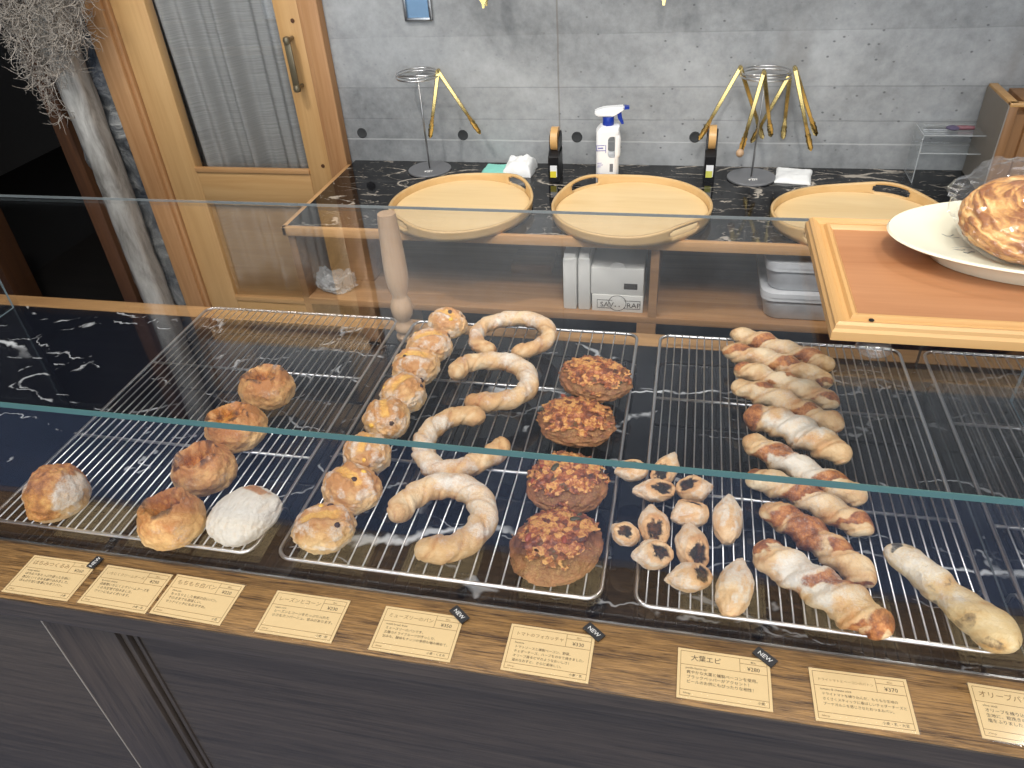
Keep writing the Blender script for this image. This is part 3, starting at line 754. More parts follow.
def swept(name, px, wpx, seed, mat, twist, lobes, amp, band, flour, parent=None, n=110, nv=36, taper=1.15, squash=0.92, lumpy=0.06, rfn=None, zoff=0.0, ell=0.07):
    mid = px[len(px)//2]; k = mpp(atz(mid[0], mid[1], BZ+0.015)); R0 = wpx*k*0.5
    P, L = catmull([atz(x, y, BZ+R0*0.85+zoff) for x, y in px], n)
    sv = Vector((seed*2.31, seed*0.77, seed*1.39)); V = []; A = {'flour': [], 'fill': [], 'char_shade': [], 'brown': []}
    for i, p in enumerate(P):
        t = (P[min(i+1, n-1)]-P[max(i-1, 0)]).normalized(); s = t.cross(Vector((0, 0, 1))).normalized()
        u = i/(n-1); le = R0*taper; e = min(u*L, (1-u)*L)/le
        prof = sqrt(max(0.0, 1-(1-min(1, e))**2)); prof = max(prof, 0.02)
        for j in range(nv):
            a = 2*pi*j/nv; dirv = s*cos(a)+Vector((0, 0, 1))*sin(a)
            q = p+dirv*R0
            nn = fbm(q*38+sv); n2 = fbm(q*110+sv)
            ph = a*1.0-twist*u*2*pi+seed
            crease = abs(sin(lobes*ph/2+0.5*nn)); cr_ = math.exp(-(crease/0.22)**2)
            r = R0*prof*(1+ell*cos(2*ph+1.1)-amp*cr_+lumpy*nn+0.03*n2)*(rfn(u) if rfn else 1)
            o = p+s*cos(a)*r+Vector((0, 0, 1))*sin(a)*r*squash
            V.append(o)
            bd = band(u, ph, nn) if band else 0.0
            A['fill'].append(bd); A['flour'].append(flour(u, a, nn)*(1-min(1, bd)*0.8)); A['char_shade'].append(0.18*bd*(n2 > 0.1)+0.12*cr_); A['brown'].append(0.3+0.35*cr_+0.5*nn)
    mz = BZ
    for v in V:
        lowest = mz+0.0002
        if v.z < lowest: v.z = lowest+(v.z-lowest)*0.05
    dz = BZ-min(v.z for v in V)
    for v in V: v.z += dz+zoff
    F_ = [(i*nv+j, i*nv+(j+1) % nv, (i+1)*nv+(j+1) % nv, (i+1)*nv+j) for i in range(n-1) for j in range(nv)]
    F_ += [tuple(range(nv-1, -1, -1)), tuple((n-1)*nv+j for j in range(nv))]
    c = P[n//2]
    return mesh_obj(name, V, F_, M[mat], A, (c.x, c.y, BZ) if parent is None else (0, 0, 0), parent)

shoes = [([(494, 353), (477, 343), (480, 329), (497, 321), (520, 318), (541, 323), (549, 335), (537, 347), (511, 354)], 15.5, 'horseshoe bread farthest back on the middle rack'),
         ([(454, 377), (463, 365), (486, 361), (511, 363), (526, 373), (528, 387), (514, 398), (490, 402), (464, 402)], 19.5, 'horseshoe bread second from the back, its opening toward the left'),
         ([(486, 417), (457, 416), (433, 428), (423, 446), (430, 464), (447, 471), (474, 464), (496, 452), (505, 440)], 22.5, 'horseshoe bread behind the green glass edge, its opening toward the right'),
         ([(394, 520), (406, 502), (428, 489), (453, 485.5), (475, 495), (484, 515), (475, 534), (456, 547), (436, 550), (414, 549.5)], 27.5, 'largest horseshoe bread at the front of the middle rack')]
for i, (px, w, lab) in enumerate(shoes):
    o = swept('horseshoe_bread', px, w, 3+i*1.7, 'b_shoe', 4.5, 2, 0.16, None,
              lambda u, a, nn: 0.62*sstep(0.04, 0.35, min(u, 1-u)+0.15*nn)*sstep(-0.3, 0.5, sin(a)+0.7*nn)+0.35*nn, rfn=lambda u: 0.92+0.14*sin(pi*u)+(0.06 if min(u, 1-u) < 0.12 else 0))
    tag(o, lab, 'bread', 'floured horseshoe breads')

sticks = [([(730, 333), (765, 343), (800, 355), (835, 367)], 16, 5.1), ([(722, 350), (760, 358), (800, 371), (833, 384)], 17, 2.3), ([(734, 368), (765, 377), (805, 391), (839, 406)], 18, 0.7),
          ([(731, 385), (765, 395), (805, 412), (844, 428)], 19, 3.9), ([(743, 415), (775, 422), (815, 440), (850, 460)], 25, 1.4), ([(743, 439), (775, 455), (820, 478), (867, 501)], 21, 4.4),
          ([(745, 477), (785, 487), (830, 510), (874, 533)], 22, 0.2), ([(760, 508), (795, 524), (840, 557), (875, 585)], 25, 2.9), ([(754, 547), (795, 572), (845, 603), (893, 634)], 32, 1.0)]
sl = ['farthest back, by the rear bar of the rack', 'second from the back', 'third from the back', 'fourth from the back', 'floury, fifth from the back with a browned left end', 'sixth from the back, floury in the middle',
      'third from the front, crossed by the green glass edge', 'second from the front, widely browned', 'nearest the front, floury in the middle with a browned tip']
for i, (px, w, sd) in enumerate(sticks):
    fy = 1.0 if i in (4, 5, 8) else 0.35
    def band(u, ph, nn, sd=sd, i=i):
        v = sstep(0.35, 0.95, sin(ph*1.0+1.2*nn)+0.5*nn)*sstep(-0.4, 0.2, nn+0.2+0.4*sin(u*13+sd))*0.9
        if i == 4: v = max(v*0.3, sstep(0.2, 0.1, u+0.05*nn))
        if i == 8: v = max(v, sstep(0.80, 0.9, u+0.06*nn)*sstep(0.99, 0.95, u))
        if i == 7: v = max(v, 0.8*sstep(0.25, 0.05, abs(u-0.4)+0.1*nn))
        return v
    def flour(u, a, nn, fy=fy): return 0.85*fy*sstep(0.36, 0.10, abs(u-0.45)+0.2*nn)*sstep(-0.4, 0.3, sin(a)+0.3*nn) + 0.14
    o = swept('bacon_stick', px, w*1.30, sd, 'b_stick', 2.3, 2, 0.15, band, flour, taper=1.4, lumpy=0.12, squash=0.86, ell=0.13, rfn=lambda u, sd=sd: 1+0.05*sin(u*11+sd)+0.10*sin(pi*u)-0.06)
    tag(o, 'twisted pale bread stick, %s' % sl[i], 'bread', 'twisted bacon sticks')
o = swept('olive_stick', [(884, 548), (914, 565), (945, 592), (980, 620), (1019, 649)], 39, 6.6, 'b_olive', 1.2, 2, 0.08,
          lambda u, ph, nn: 0.8*sstep(0.55, 0.9, 1-abs(u-0.07)*16+0.4*nn)*sstep(-0.2, 0.4, sin(ph))+0.6*sstep(0.3, 0.8, 1-abs(u-0.5)*24+0.6*nn)*sstep(0, 0.5, sin(ph))+0.5*sstep(0.3, 0.6, nn),
          lambda u, a, nn: 0.75*sstep(0.75, 0.3, u+0.3*nn)*sstep(-0.3, 0.3, sin(a)), taper=1.6, lumpy=0.10,
          rfn=lambda u: 0.80+0.32*u-0.22*math.exp(-((u-0.5)/0.07)**2))
tag(o, 'thick pale bread stick lying alone at the right front of the rack, dark bits showing', 'bread')

# ---- topped focaccias
focs = [(595, 377, 78, 47, -0.35, 'topped focaccia farthest back, at the right edge of the middle rack'),
        (576.5, 420, 82, 54, -0.25, 'topped focaccia second from the back, just behind the green glass edge'),
        (567, 481, 84, 72, -0.3, 'topped focaccia second from the front, crossed by the green glass edge'),
        (556, 544, 91, 85, -0.5, 'topped focaccia nearest the front, seedy brown crust at its lower right')]
for i, (x, y, w, h, rz, lab) in enumerate(focs):
    c, d, hh = sil(x, y, w, h, 0.30, 0.36)
    t = thing('topped_focaccia', (c.x, c.y, BZ), lab, 'bread', 'topped focaccias')
    k = mpp(c); dy = min(d*1.0, d*1.0)
    sx, sy = d*1.04, d*(0.86, 0.90, 1.06, 1.20)[i]
    def f_p(v, sv):
        r = sqrt(v.x*v.x+v.y*v.y); n = fbm(v*2.5+sv)
        dish = sstep(0.78, 0.55, r+0.12*n)*(v.z > 0)
        return -0.10*dish+0.04*fbm(v*5+sv), {'char_shade': 0.3*sstep(0.1, 0.5, n)+0.25*sstep(0.5, 0.8, r)*(v.z > 0), 'flour': -0.05+0.38*sstep(0.0, 0.7, v.x-v.y)}
    bo = blob('crust', c, (sx, sy, hh), rz, 61+i, 'b_pizza', f_p, 0.06, parent=t)
    vs, fs = ico(6); sv = Vector((i*5.1, 2.2, i*1.3)); rot = Matrix.Rotation(rz, 3, 'Z')
    off = Vector((-0.08, 0.10, 0)); keep = {}; V = []; FF = []
    for q, v in enumerate(vs):
        lx, ly = v.x-off.x, v.y-off.y
        if v.z > -0.1 and sqrt(lx*lx+ly*ly)+0.26*fbm(v*2.8+sv) < (0.98, 0.96, 0.94, 0.84)[i]:
            keep[q] = len(V)
            e = 0.965+0.05*fbm(v*2.5)+0.12*fbm(v*6+sv)+0.07*abs(fbm(v*14+sv))
            r_ = rot @ Vector((v.x*e*sx/2, v.y*e*sy/2, 0))
            V.append(Vector((r_.x, r_.y, (v.z*e*0.93+0.48)/1.48*hh+0.0036)))
    for f in fs:
        if all(a in keep for a in f): FF.append([keep[a] for a in f])
    tp = mesh_obj('topping', V, FF, M['topping'], {}, (0, 0, 0), t)
    rng = random.Random(5+i)
    for k_ in range(3, 8):
        v = tp.data.vertices[rng.randrange(len(V))]
        b = MB(); bmesh.ops.create_icosphere(b.bm, subdivisions=2, radius=0.0052*rng.uniform(0.7, 1.2))
        ro = Matrix.Rotation(rng.uniform(0, 3), 3, 'Z')
        for w_ in b.bm.verts: w_.co = ro @ Vector((w_.co.x*1.3, w_.co.y*0.7, w_.co.z*0.45)) + v.co - Vector((0, 0, 0.0006))
        if k_ < 5: b.build('olive_piece', M['olive'], t, 180, local=True)
        else: b.build('pepper_piece', M['tomato'], t, 180, local=True)

# ---- two epi loaves: every ear is a part with its own dark herb filling
def ear(t, x, y, w, tip, seed, fillpos, bare=0.0):
    """x, y centre; tip = pixel the point reaches; w = width in px"""
    c0 = atz(x, y, BZ+0.014); k = mpp(c0)
    tp = atz(tip[0], tip[1], BZ+0.008); ax = tp-c0; ax.z = 0
    La = max(ax.length, w*k*0.5); ax.normalize(); sd = Vector((-ax.y, ax.x, 0)); Wd = w*k*0.5
    vs, fs = ico(5); V = []; A = {'flour': [], 'fill': [], 'char_shade': [], 'brown': []}; sv = Vector((seed*1.9, seed*0.6, seed*2.7))
    fdir = (ax*fillpos[0]+sd*fillpos[1]+Vector((0, 0, fillpos[2]))).normalized()
    for v in vs:
        n = fbm(v*2.2+sv)
        nar = 1-0.45*sstep(0.2, 1.0, v.x)
        d = v.x*fdir.dot(ax)+v.y*fdir.dot(sd)+v.z*fdir.z
        pit = sstep(0.66, 0.92, d+0.16*n+0.05*fbm(v*6+sv))*(1-bare)
        rim = math.exp(-((d+0.10*n-0.70)/0.09)**2)*(1-bare)
        e = 1+0.07*n-0.30*pit+0.05*rim
        px_ = v.x*La*e*(1.05 if v.x > 0 else 0.95); py_ = v.y*Wd*nar*e; pz_ = v.z*Wd*0.80*e*(nar*0.7+0.3)
        p = c0+ax*px_+sd*py_; p.z = BZ+Wd*0.62+pz_
        V.append(p)
        A['fill'].append(pit*0.9); A['brown'].append(0.3*rim+0.2); A['char_shade'].append(0.35*rim*sstep(0, .4, n+.2)); A['flour'].append((0.75 if bare else 0.6)*sstep(-0.3, 0.5, n+v.x*0.5+v.z*0.3+0.1)*(1-rim)*(1-pit)-0.8*pit)
    for p in V:
        if p.z < BZ: p.z = BZ+(p.z-BZ)*0.03
    m_ = min(p.z for p in V)
    L0 = t.location
    V = [Vector((p.x-L0.x, p.y-L0.y, p.z-L0.z+BZ-m_)) for p in V]
    return mesh_obj('ear', V, fs, M['b_epi'], A, (0, 0, 0), t)
c = atz(680, 490, BZ)
t = thing('epi_bread', (c.x, c.y, BZ), 'wheat-ear bread with dark herb filling, the farther of the two, under the green glass edge', 'bread', 'wheat-ear breads')
for a in ((632, 468, 25, (615, 473), 1, (0.2, -0.3, 0.9)), (666, 467, 24, (675, 455), 2, (-0.6, 0.2, 0.8)), (655, 488, 26, (633, 492), 3, (-0.5, 0.2, 0.8)), (694, 487, 29, (712, 489), 4, (-0.5, 0.1, 0.85)), (690, 512, 33, (671, 520), 5, (-0.5, -0.5, 0.7)), (728, 517, 29, (729, 497), 6, (0, 0, 1), 1.0)):
    ear(t, *a)
c = atz(680, 555, BZ)
t = thing('epi_bread', (c.x, c.y, BZ), 'wheat-ear bread with dark herb filling at the front left corner of the fine-barred rack', 'bread', 'wheat-ear breads')
for a in ((625, 531, 26, (612, 527), 7, (-0.2, 0.2, 0.9)), (654, 524, 31, (650, 508), 8, (-0.7, 0.0, 0.8)), (653, 553, 33, (632, 558), 9, (-0.5, 0.3, 0.8)), (692, 545, 33, (688, 526), 10, (-0.7, -0.4, 0.7)), (690, 575, 31, (666, 581), 11, (-0.75, 0.2, 0.65)), (735, 586, 36, (741, 562), 12, (0, 0, 1), 1.0)):
    ear(t, *a)

# ================================================================== price cards on the ledge
def text_mesh(lines, bmx):
    """lines: (text, x, y, size, align) laid flat; adds them to bmx"""
    for s, x, y, sz, al in lines:
        cu = bpy.data.curves.new('t', 'FONT'); cu.body = s; cu.size = sz; cu.align_x = al; cu.resolution_u = 2
        o = bpy.data.objects.new('t', cu); COL.objects.link(o)
        bpy.context.view_layer.update()
        me = bpy.data.meshes.new_from_object(o.evaluated_get(DG()))
        me.transform(Matrix.Translation((x, y, 0))); bmx.from_mesh(me)
        bpy.data.objects.remove(o); bpy.data.meshes.remove(me); bpy.data.curves.remove(cu)
CW, CH = 0.0905, 0.0565
cards = [
 (((37.5, 555), (92, 563), (68, 602), (4.4, 593)), 'はちみつくるみ', '¥260', 'honey walnut', ['はちみつをたっぷり使った生地に', '香ばしいくるみを練り込みました。', 'ほんのり甘い食事にも合うパン。'], '小麦', ('NEW', (96, 564), 80), 'kraft price card at the far left, a small black tag standing at its corner'),
 (((109, 564.5), (173.6, 573.4), (144, 616), (77, 603.5)), 'いちじくクリームチーズ', '¥290', 'fig cream cheese', ['自家製いちじくとクリームチーズを', 'くるみ生地で包みました。', 'ワインにもよく合います。'], '小麦・乳', None, 'kraft price card second from the left, beside the tagged leftmost card'),
 (((179, 574.6), (245, 585), (218, 626.4), (150, 613.6)), 'もちもち白パン', '¥220', 'shiro pan', ['もっちりとした食感の白いパン。', 'そのままでも美味しい。', 'サンドイッチにもおすすめ。'], '小麦', None, 'kraft price card below the white floury bread, third from the left'),
 (((279, 590.6), (351, 599.4), (329.5, 645.5), (254.6, 632)), 'レーズンとコーン', '¥230', 'raisin corn', ['レーズンとコーンをたっぷり入れた', '小さなカンパーニュ。甘みがあります。'], '小麦・卵', None, 'kraft price card with a bright glint on its upper left, below the raisin rolls'),
 (((388.7, 605.3), (463, 617), (447, 663), (369.4, 651.3)), 'ミューズリーのパン', '¥350', 'muesli bread, fruits', ['ミューズリーのパンです。', '五種のドライフルーツがぎっしり。', '甘みも、酸味もナッツの食感も噛み締めて。'], '小麦・くるみ', ('NEW', (459.6, 616), -38), 'kraft price card with a black tag, below the front horseshoe bread'),
 (((511.6, 621.7), (596.6, 634), (588.4, 687), (499, 672)), 'トマトのフォカッチャ', '¥330', 'focaccia', ['トマトソースと燻製ベーコン、野菜、', 'チェダーチーズ、ハーブをのせて焼きました。', 'オリーブ香るピザのようなおいしさ！', '温めなおすと、さらに美味しい。'], '小麦・乳', ('NEW', (594, 633.5), -38), 'kraft price card with a black tag and a glaring sleeve, below the focaccias'),
 (((679, 646.4), (769.4, 657.3), (772, 716), (676.4, 699)), '大葉エピ', '¥280', 'perilla bacon epi', ['爽やかな大葉と燻製ベーコンを使用。', 'ブラックペッパーがアクセント！', 'ビールのお供にもぴったりな相性！'], '小麦', ('NEW', (764.6, 658.7), -38), 'kraft price card with a large handwritten title and black tag, below the wheat-ear breads'),
 (((810, 667), (905, 679), (918, 735.5), (816, 721.7)), 'ドライトマトとベーコンのバトン', '¥370', 'tomato & cheese stick', ['ドライトマトを練り込んだ、もちもち生地の', 'さくさくスティックに香ばしいチェダーチーズと', 'ブーケガルニを感じさせたおつまみパン。'], '小麦・乳・大豆', None, 'untagged kraft price card second from the right, below the bacon sticks'),
 (((965.4, 680.5), None, None, (984, 741)), 'オリーブバトン', '¥300', 'olive stick', ['オリーブを練り込んだ', '生地に、粗挽きの', '塩をふりました。'], '小麦', None, 'kraft price card at the far right, cut by the picture edge'),
]
for i, (q, title, price, sub, lines, allerg, tg, lab) in enumerate(cards):
    zc = TOP+0.0002
    TL = atz(*q[0], zc); BL = atz(*q[3], zc)
    if q[1]:
        TR_ = atz(*q[1], zc); BR_ = atz(*q[2], zc)
        c = (TL+TR_+BL+BR_)/4; dx = (TR_-TL)+(BR_-BL); a = atan2(dx.y, dx.x)
    else:
        a = -0.02; c = (TL+BL)/2+Vector((cos(a), sin(a), 0))*CW/2
    t = thing('price_card', (c.x, c.y, TOP), lab, 'price card', 'kraft price cards along the ledge', a)
    b = MB(); b.box((-CW/2, -CH/2, 0.0003), (CW/2, CH/2, 0.0010)); b.build('card', M['card'], t, local=True)
    b = MB(); x0, x1, y0, y1 = -CW/2+.003, CW/2-.003, -CH/2+.003, CH/2-.003; z0, z1 = 0.0010, 0.00112; w = 0.00022
    def hl(xa, xb, y): b.box((xa, y-w, z0), (xb, y+w, z1))
    def vl(x, ya, yb): b.box((x-w, ya, z0), (x+w, yb, z1))
    ymid = CH/2-0.0185; ylow = -CH/2+0.0095; xv = 0.016
    hl(x0, x1, y0); hl(x0, x1, y1); vl(x0, y0, y1); vl(x1, y0, y1); hl(x0, x1, ymid); hl(x0, x1, ylow); vl(xv, ymid, y1); hl(xv, x1, CH/2-0.0085)
    b.build('ruled_border', M['inksoft'], t, local=True, smooth=0)
    bm = bmesh.new()
    ts = min(0.0075, 0.052/max(1, len(title)))
    tx = [(price, (xv+x1)/2, CH/2-0.0160, 0.0060, 'CENTER'), (sub, x0+.005, ymid-0.0045, 0.0032, 'LEFT')]
    fs_ = min(0.0042, 0.076/max(len(l) for l in lines))
    for k, l in enumerate(lines): tx.append((l, x0+.006, ymid-0.0098-0.0053*k, fs_, 'LEFT'))
    tx += [(allerg, x1-.004, y0+0.0022, 0.0034, 'RIGHT')]
    text_mesh(tx, bm)
    for v in bm.verts: v.co.z += 0.00115
    m_ = MB(); m_.bm.free(); m_.bm = bm; m_.build('printed_text', M['ink'], t, local=True, smooth=0)
    bm = bmesh.new(); text_mesh([(title, x0+.004 if len(title) > 5 else x0+.010, CH/2-0.0128, ts, 'LEFT'), ('税込', (xv+x1)/2, CH/2-0.0072, 0.0026, 'CENTER'), ('Allergy', x0+.003, y0+0.0022, 0.0026, 'LEFT')], bm)
    for v in bm.verts: v.co.z += 0.00115
    m_ = MB(); m_.bm.free(); m_.bm = bm; m_.build('handwritten_title', M['ink'] if i == 6 else M['inksoft'], t, local=True, smooth=0)
    b = MB(); b.box((-CW/2-.0015, -CH/2-.0015, 0.0001), (CW/2+.0015, CH/2+.0015, 0.0016))
    for v in b.bm.verts:
        if v.co.z > 0.001: v.co.z += 0.0006*(v.co.x > 0)
    b.build('clear_sleeve', M['sleeve'], t, local=True)
    if tg:
        s, pt, deg = tg; g = atz(pt[0], pt[1], zc)
        lp = Matrix.Rotation(-a, 3, 'Z') @ (g-Vector((c.x, c.y, 0))); lp.z = 0.0024
        ma = Matrix.Translation(lp) @ Matrix.Rotation(radians(deg)-a, 4, 'Z')
        hl_ = 0.0115 if i else 0.0085
        b = MB(); b.box((-hl_, -0.0055, 0), (hl_, 0.0055, 0.0014), mat=ma); tgo = b.build('corner_tag', M['tagblack'], t, local=True)
        bm = bmesh.new(); text_mesh([(s, 0, -0.0024, 0.0068, 'CENTER')], bm)
        for v in bm.verts: v.co.z += 0.00155
        bmesh.ops.transform(bm, matrix=ma, verts=bm.verts)
        m_ = MB(); m_.bm.free(); m_.bm = bm; m_.build('tag_lettering', M['chalk'], tgo, local=True, smooth=0)
# ================================================================== round wooden trays
def tray(L, R, Tt, Bt, h1, h2, label):
    a = atz(*L, ZB+0.02); T = atz(*Tt, ZB+0.024); B = atz(*Bt, ZB)
    if R: c_ = atz(*R, ZB+0.02); cx = (a.x+c_.x)/2; rx = (c_.x-a.x)/2
    else: rx = 0.196; cx = a.x+rx
    ry = (T.y-B.y)/2; cy = (T.y+B.y)/2
    ZB_ = ZB+0.0015
    t = thing('wooden_tray', (cx, cy, ZB_), label, 'tray', 'round wooden trays on the rear counter')
    n = 240; zs = [0.0, 0.36, 0.42, 0.50, 0.74, 0.82, 1.0]; rx *= 0.985
    bm = bmesh.new(); G = []
    for i in range(n):
        an = 2*pi*i/n
        dd = min(abs((an-h+pi) % (2*pi)-pi) for h in (h1, h2))
        Hh = 0.0275+0.015*math.exp(-(dd/0.42)**2)
        G.append([bm.verts.new((cx+cos(an)*rx*(1+0.02*z), cy+sin(an)*ry*(1+0.02*z), ZB_+z*Hh)) for z in zs])
    for i in range(n):
        an = 2*pi*(i+0.5)/n; dd = min(abs((an-h+pi) % (2*pi)-pi) for h in (h1, h2))
        for j in range(6):
            hole = (j in (2, 3) and dd < 0.235) or (j in (1, 4) and dd < 0.205)
            if hole: continue
            bm.faces.new((G[i][j], G[(i+1) % n][j], G[(i+1) % n][j+1], G[i][j+1]))
    m_ = MB(); m_.bm.free(); m_.bm = bm
    o = m_.build('rim', M['trayrim'], t, 60)
    md = o.modifiers.new('thick', 'SOLIDIFY'); md.thickness = 0.006; md.offset = 0
    b = MB(); b.lathe([(0.001, 0.003), (0.985, 0.003), (0.985, 0.010), (0.001, 0.010)], (0, 0, 0), 96, rx, ry)
    bmesh.ops.transform(b.bm, matrix=Matrix.Translation((cx, cy, ZB_)), verts=b.bm.verts)
    b.build('tray_floor', M['tray'], t, 30)
tray((386, 212), (534, 198), (462, 175), (468, 243), 0.80, 0.80+pi, 'round wooden tray with cut-out handles at the left of the rear counter, nearest the door')
tray((553, 207), (711, 215), (617, 177), (637, 248), 2.35, 2.35+pi, 'round wooden tray in the middle of the rear counter, before the spray bottle')
tray((773, 220), None, (862, 187), (815, 254), 1.05, 1.05+pi, 'round wooden tray with cut-out handles partly hidden behind the raised wooden board')

# ================================================================== tong stands and tongs
def stand(base, rod_top, ring, rw, label, sp=False):
    p = atz(*base, ZB); rc_ = aty(*ring, p.y); r = rw*mpp(rc_)
    t = thing('tong_stand', (p.x, p.y, ZB), label, 'tong stand', 'tong stands')
    bs = 0.064
    b = MB(); b.lathe([(0.001, 0.0), (bs-0.001, 0.0), (bs, 0.001), (bs, 0.004), (bs-0.001, 0.005), (0.001, 0.005)], (p.x, p.y, ZB), 48)
    b.build('base', plain('grey_steel_base', srgb(128, 130, 134), 0.4, 0.3), t, 40)
    b = MB(); b.tube([(p.x, p.y, ZB+0.004), ((p.x+rc_.x)/2, p.y, (ZB+rc_.z)/2), (rc_.x, p.y, rc_.z)], 0.0025, 10); b.build('rod', M['steel'], t, 180)
    b = MB(); b.tube([(rc_.x+r*cos(2*pi*k/48), p.y+r*sin(2*pi*k/48), rc_.z) for k in range(48)], 0.0022, 8, closed=True)
    b.tube([(rc_.x+r*cos(2*pi*k/48)*0.97, p.y+r*sin(2*pi*k/48)*0.97, rc_.z+0.008) for k in range(48)], 0.0018, 8, closed=True); b.build('ring', M['chrome'], t, 180)
    b = MB(); b.tube([(rc_.x-r, p.y, rc_.z), (rc_.x+r, p.y, rc_.z)], 0.0022, 8); b.tube([(rc_.x, p.y-r, rc_.z), (rc_.x, p.y+r, rc_.z)], 0.0022, 8); b.build('spoke', M['chrome'], t, 180)
    # little white walking-figure mark on the base
    b = MB(); ox, oy, oz = p.x+0.004, p.y-0.026, ZB+0.0052
    for pts in ([(-.010, .002), (-.004, .006), (.004, .005), (.011, .008)], [(-.006, .005), (-.010, -.006)], [(-.002, .005), (-.001, -.006)], [(.004, .005), (.003, -.005)], [(.007, .006), (.010, -.002)], [(-.012, .000), (-.008, .004)]):
        b.tube([(ox+x, oy+y, oz) for x, y in pts], 0.0012, 6)
    b.build('base_mark', M['chalk'], t, 180)
    return p, rc_, r
s1 = stand((430, 170), None, (417.5, 76), 21.5, 'steel tong stand with one gold tong, left end of the rear counter')
s2 = stand((751, 178), None, (766, 75), 24.5, 'steel tong stand hung with four gold tongs, beyond the middle tray')

def tong(pv, tips, Y, Yt, label, wpx=1.0):
    P = aty(*pv, Y); t = thing('serving_tongs', P, label, 'tongs', 'gold serving tongs')
    for (tx, ty), yt in zip(tips, Yt):
        T = aty(tx, ty, yt); ax = (T-P); L = ax.length; ax.normalize()
        view = (CAM-P).normalized(); sd = ax.cross(view).normalized(); nn = sd.cross(ax)
        b = MB(); rings = []
        # channel-shaped arm that widens into a scalloped head
        for k in range(31):
            u = k/30
            if u < 0.70: w = 0.0058-0.0012*u; dp = 0.0040
            else:
                q = (u-0.70)/0.30; w = 0.0042+0.0030*sin(pi*min(1, q*0.92))*(1-0.1*q)+0.0010*sin(q*24); dp = 0.0034*(1-0.55*q)
                if q > 0.9: w *= max(0.25, 1-(q-0.9)*7)
            c = P+ax*(L*u)+nn*(0.006*sin(pi*u))
            rings.append([c+sd*w+nn*dp*0.2, c+sd*w*0.7+nn*dp, c-sd*w*0.7+nn*dp, c-sd*w+nn*dp*0.2, c-sd*w*0.85-nn*dp*0.35, c+sd*w*0.85-nn*dp*0.35])
        b.loft(rings); b.build('arm', M['gold'], t, 50)
    b = MB(); b.tube([P+Vector((0, -0.007, 0)), P+Vector((0, 0.007, 0))], 0.0055, 14); b.build('pivot', M['gold'], t, 50)
yA = s1[0].y
tong((438, 71), ((430, 138), (480.5, 134)), yA, (yA-0.03, yA+0.02), 'gold tongs hanging open on the left tong stand')
yB = s2[0].y
tong((740.5, 67.5), ((699, 140), (763, 139)), yB+0.01, (yB, yB+0.05), 'gold tongs at the left of the right tong stand, one arm stretched out')
tong((764, 72), ((740, 154), (771, 137)), yB-0.075, (yB-0.09, yB-0.05), 'gold tongs at the front of the right tong stand, a wooden ball at one tip')
tong((790, 74), ((751, 143), (783, 139)), yB+0.055, (yB+0.055, yB+0.07), 'gold tongs crossing behind the others on the right tong stand')
tong((795, 68), ((811, 151), (816.5, 136)), yB-0.01, (yB-0.03, yB+0.02), 'gold tongs hanging nearly closed at the right of the right tong stand')
q = [o for o in bpy.data.objects if o.name.startswith('serving_tongs') and 'wooden ball' in o.get('label', '')][0]
b = MB(); pb = aty(740, 153, yB-0.092); bmesh.ops.create_icosphere(b.bm, subdivisions=3, radius=0.010)
for v in b.bm.verts: v.co = Vector((v.co.x, v.co.y, v.co.z*1.1))+pb
b.build('wooden_tip', M['post'], q, 180)
# rail above the frame with tongs whose tips reach into view
hz = 1.52
for i, (x, y) in enumerate(((485, 7), (664, 4))):
    tip = aty(x, y, 2.085)
    P0 = Vector((tip.x-0.004, 2.10, tip.z+0.235))
    t = thing('hanging_tongs', P0, 'gold tong tips hanging into view on the wall, %s' % ('above the left tong stand' if i == 0 else 'above the middle tray'), 'tongs', 'tongs on the wall rail')
    for s in (-1, 1):
        b = MB(); rings = []
        for k in range(25):
            u = k/24; w = 0.0058 if u < .7 else 0.0058+0.005*sin(pi*(u-.7)/.3); w *= 1 if u < .95 else .5
            c = P0.lerp(Vector((tip.x, tip.y, tip.z)), u)+Vector((0, s*(0.004+0.012*u), 0))
            rings.append([c+Vector((w, 0.002, 0)), c+Vector((w, -0.002, 0)), c+Vector((-w, -0.002, 0)), c+Vector((-w, 0.002, 0))])
        b.loft(rings); b.build('arm', M['gold'], t, 50)
    b = MB(); b.tube([P0+Vector((0, -0.012, 0)), P0+Vector((0, 0.012, 0))], 0.008, 12); b.build('pivot', M['gold'], t, 50)
    b = MB(); b.tube([P0+Vector((0, -0.0, 0.006)), P0+Vector((0, 0.0, 0.03)), P0+Vector((0, 0.03, 0.036)), P0+Vector((0, YW-P0.y-0.001, 0.036))], 0.003, 8); b.build('hook', M['steel'], t, 180)

